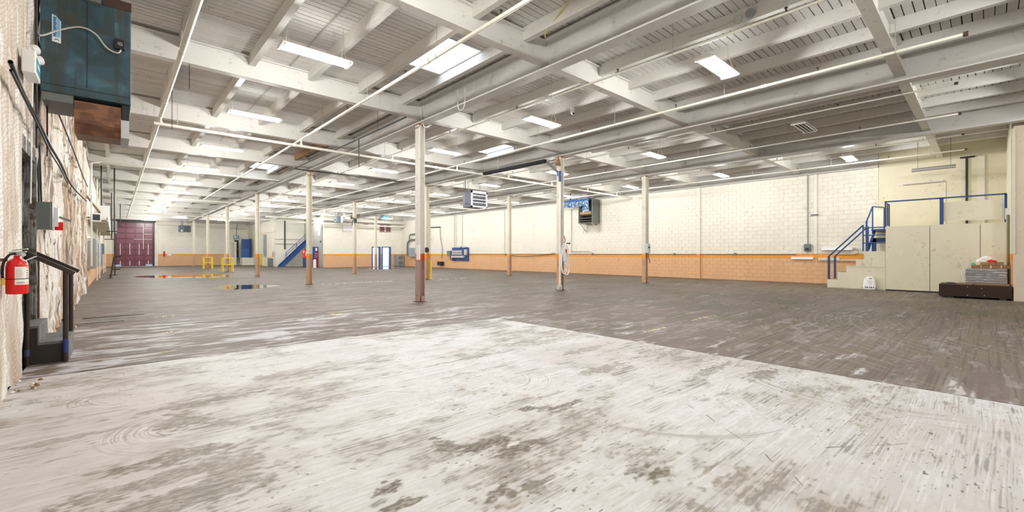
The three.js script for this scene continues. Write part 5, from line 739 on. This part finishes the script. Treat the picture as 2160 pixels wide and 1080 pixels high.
{ // dark crate with stacked sheets and timber
  const o = thing('brown_crate', 'long dark brown crate on the floor at the right edge', 'crate', [19.9, 0, 0.24]);
  obj('body', box(19.38, 20.5, 0.05, 0.42, -0.5, 1.03, 0.012), M.darkWood, o); obj('runner', [box(19.4, 20.4, 0, 0.05, 0.7, 0.85), box(19.4, 20.4, 0, 0.05, -0.4, -0.25)], M.black, o); obj('bolt', [[0.4, 0.36], [0.4, 0.1], [0.05, 0.12], [0.1, 0.33]].map(([z, y]) => rod([19.37, y, z], [19.385, y, z], 0.012, 8)), M.galv, o);
  for (const [z0, z1, x0, lab] of [[-0.46, 0.28, 19.62, 'long brown plank under the stacked grey sheets'], [0.3, 0.62, 19.55, 'short orange-brown board end on the crate']]) tag(obj('timber', box(x0, x0 + 0.3, 0.42, 0.465, z0, z1), M.wood), lab, 'timber');
  tag(obj('dark_strip', box(20.1, 20.3, 0.42, 0.445, 0.7, 0.9), M.black), 'small dark block at the back of the crate', 'block');
  const gm = [0, 1, 2].map((i) => std([1, 1, 1], 0.55, { map: rep(makeTex(256, 128, (u, v) => { const k = 0.56 + i * 0.03 + 0.25 * (fbm(u * 3, v * 16, 4) - 0.5); let c = [k, k * 0.985, k * 0.985]; if (fbm(u * 7 + i * 9, v * 7, 3) > 0.62) c = mixc(c, [0.82, 0.82, 0.82], 0.5); return c; }), 1.2, 0.5) }));
  let y = 0.467; for (let k = 0; k < 6; k++) { const h = 0.076; tag(obj('grey_sheet_pack', box(19.9 + rr(-0.012, 0.012), 20.55, y, y + h - 0.004, -0.42 + rr(-0.01, 0.01), 0.46 + rr(-0.012, 0.012), 0.012), gm[k % 3]), ['lowest', 'second lowest', 'third lowest', 'third highest', 'second highest', 'topmost'][k] + ' grey wrapped sheet pack in the stack on the crate', 'sheet pack', 'stacked grey sheet packs'); y += h; }
  tag(obj('plastic_wrap', [tube([[19.88, 0.9, 0.5], [19.87, 0.75, 0.53], [19.88, 0.6, 0.5], [19.89, 0.5, 0.52]], 0.012, 5, 16), tube([[19.88, 0.92, 0.42], [19.87, 0.85, 0.5], [19.88, 0.82, 0.58]], 0.008, 5, 12)], M.whitePl), 'torn clear wrap hanging at the left of the sheet stack', 'wrap');
  for (let k = 0; k < 4; k++) tag(obj('timber_block', box(19.95, 20.5, y, y + 0.1, 0.14 - 0.22 * k + 0.01, 0.34 - 0.22 * k - 0.005, 0.006), M.wood), ORD[k] + ' timber end from the left in the lower row on the sheets', 'timber', 'timber ends on the sheet stack');
  for (let k = 0; k < 3; k++) tag(obj('timber_block', box(19.93, 20.5, y + 0.103, y + 0.2, -0.02 - 0.165 * k, 0.14 - 0.165 * k, 0.006), k ? M.wood : paint([0.45, 0.26, 0.1], 0.7)), ORD[k] + ' timber end from the left in the upper row on the sheets', 'timber', 'timber ends on the sheet stack');
  const bag = (cx, cy, cz, sx, sy, sz, m, name, lab) => { const g = new THREE.IcosahedronGeometry(1, 4), q = g.attributes.position; for (let i = 0; i < q.count; i++) { const a = q.getX(i), b = q.getY(i), c = q.getZ(i), k = 0.65 + 0.7 * fbm(a * 3 + 7, b * 3 + c * 2.6, 3); q.setXYZ(i, a * k * sx, Math.max(b * k * sy, -0.25 * sy), c * k * sz); } g.computeVertexNormals(); g.translate(cx, cy + 0.25 * sy, -cz); tag(obj(name, g, m), lab, 'plastic bag'); };
  bag(20.2, y + 0.2, 0.0, 0.15, 0.14, 0.2, M.whitePl, 'plastic_bag', 'crumpled white plastic bag on top of the timber'); bag(20.02, y + 0.2, -0.1, 0.06, 0.06, 0.1, M.red, 'red_bag', 'small red plastic bag beside the white bag'); bag(20.15, y + 0.1, 0.29, 0.05, 0.06, 0.05, std([0.15, 0.5, 0.3], 0.5), 'green_wrapper', 'tiny green wrapper on the lower timber row');
}

// ---------- floor details: puddles, marks, litter ----------
function puddle(label, pts, mat, name = 'puddle', cat = 'puddle', y = 0.002) {
  const c = new THREE.CatmullRomCurve3(pts.map(([x, z]) => new THREE.Vector3(x, z, 0)), true), q = c.getPoints(60), s = new THREE.Shape(q.map((p, i) => new THREE.Vector2(p.x + 0.12 * (n2(i * 0.7, p.x) - 0.5), p.y + 0.25 * (n2(i * 0.5, p.y) - 0.5))));
  const g = new THREE.ExtrudeGeometry(s, { depth: y, bevelEnabled: false }); g.rotateX(-Math.PI / 2); tag(obj(name, g, mat), label, cat);
}
const water = new THREE.MeshPhysicalMaterial({ color: new THREE.Color().setRGB(0.05, 0.048, 0.045), roughness: 0.02, ior: 1.33, clearcoat: 1, clearcoatRoughness: 0.01 });
puddle('long puddle reflecting the orange stripe in front of the maroon door', [[0.95, 35.2], [2.3, 36.4], [4.2, 36.0], [5.5, 34.4], [4.9, 30.2], [3.2, 30.6], [1.6, 32.4]], water);
puddle('puddle reflecting cream wall left of the second column', [[2.75, 20.8], [3.5, 22.3], [4.7, 22.0], [5.3, 20.7], [4.2, 19.6], [3.0, 19.7]], water);
puddle('puddle in front of the two office doorways', [[17.2, 38], [19, 41.5], [20.9, 43.6], [22.6, 43.2], [21.6, 40.5], [18.8, 36.4]], water);
const ym = paint([0.78, 0.60, 0.16], 0.6), wm = paint([0.72, 0.71, 0.68], 0.6);
const strip = (lab, x0, x1, z0, z1, m, dens = 0.16) => { // flaked paint strip: irregular flakes of one marking
  const o = thing('paint_marking', lab, 'marking', [(x0 + x1) / 2, 0, (z0 + z1) / 2]), L = x1 - x0, n = Math.max(3, Math.round(L / dens));
  for (let k = 0; k < n; k++) { if (rnd() < 0.2 && k) continue; const a = x0 + L * k / n, b = a + L / n * rr(0.5, 1.0), cz = (z0 + z1) / 2 + (z1 - z0) * rr(-0.25, 0.25), hz = (z1 - z0) * rr(0.2, 0.42), q = []; for (let i = 0; i < 13; i++) { const t = i / 13 * 6.283; q.push(new THREE.Vector2((a + b) / 2 + Math.cos(t) * (b - a) / 2 * rr(0.6, 1.15), cz + Math.sin(t) * hz * rr(0.4, 1.2))); } const e = new THREE.ExtrudeGeometry(new THREE.Shape(q), { depth: 0.0015, bevelEnabled: false }); e.rotateX(-Math.PI / 2); obj('paint_flake', e, m, o); }
};
strip('flaked yellow floor marking nearest the pale slab corner', 6.85, 7.65, 4.02, 4.12, ym); strip('second flaked yellow floor marking right of the first', 8.8, 10.0, 4.06, 4.16, ym);
strip('thin yellow line on the floor beside the left steps', -0.3, 0.8, 8.78, 8.82, ym, 0.1); strip('thin yellow line on the floor before the left steps', -0.2, 0.7, 7.75, 7.8, ym, 0.1);
strip('worn yellow flakes on the floor near the left joint', 0.6, 1.0, 9.6, 9.75, ym, 0.06); strip('worn yellow flakes on the floor farther along the left wall', 0.65, 1.0, 12.1, 12.35, ym, 0.06); strip('yellow flakes near the first floor joint mid left', 3.6, 3.85, 9.9, 10.2, ym, 0.06);
strip('pale worn line on the floor behind the nearest column', 6.9, 10.4, 20.2, 20.6, wm); strip('white worn line on the floor right of the nearest column', 13.0, 14.9, 19.8, 20.15, M.whitePl);
{ // drain channel beside the left wall
  tag(obj('floor_drain', box(-0.62, 0.15, 0.001, 0.006, 11.95, 12.02), M.dark), 'nearer dark drain slot in the floor beside the left wall', 'drain'); tag(obj('floor_drain', box(-0.5, 0.5, 0.001, 0.008, 12.9, 13.0), M.dark), 'farther dark drain slot in the floor beside the left wall', 'drain');
  for (const [x, z, lab] of [[-0.62, 11.6, 'crumbled plaster debris at the foot of the left wall'], [-0.66, 6.7, 'brown rubble heap in the near left corner']]) { const o = thing('rubble', lab, 'rubble', [x, 0, z]); for (let k = 0; k < 14; k++) { const g = new THREE.DodecahedronGeometry(rr(0.006, 0.02), 0); g.rotateX(rnd() * 3); g.rotateY(rnd() * 3); g.translate(x + rr(-0.1, 0.1), 0.008, -(z + rr(-0.3, 0.3))); obj('fragment', g, k % 2 ? M.wood : M.creamW, o); } }
}
renderer.render(scene, camera);
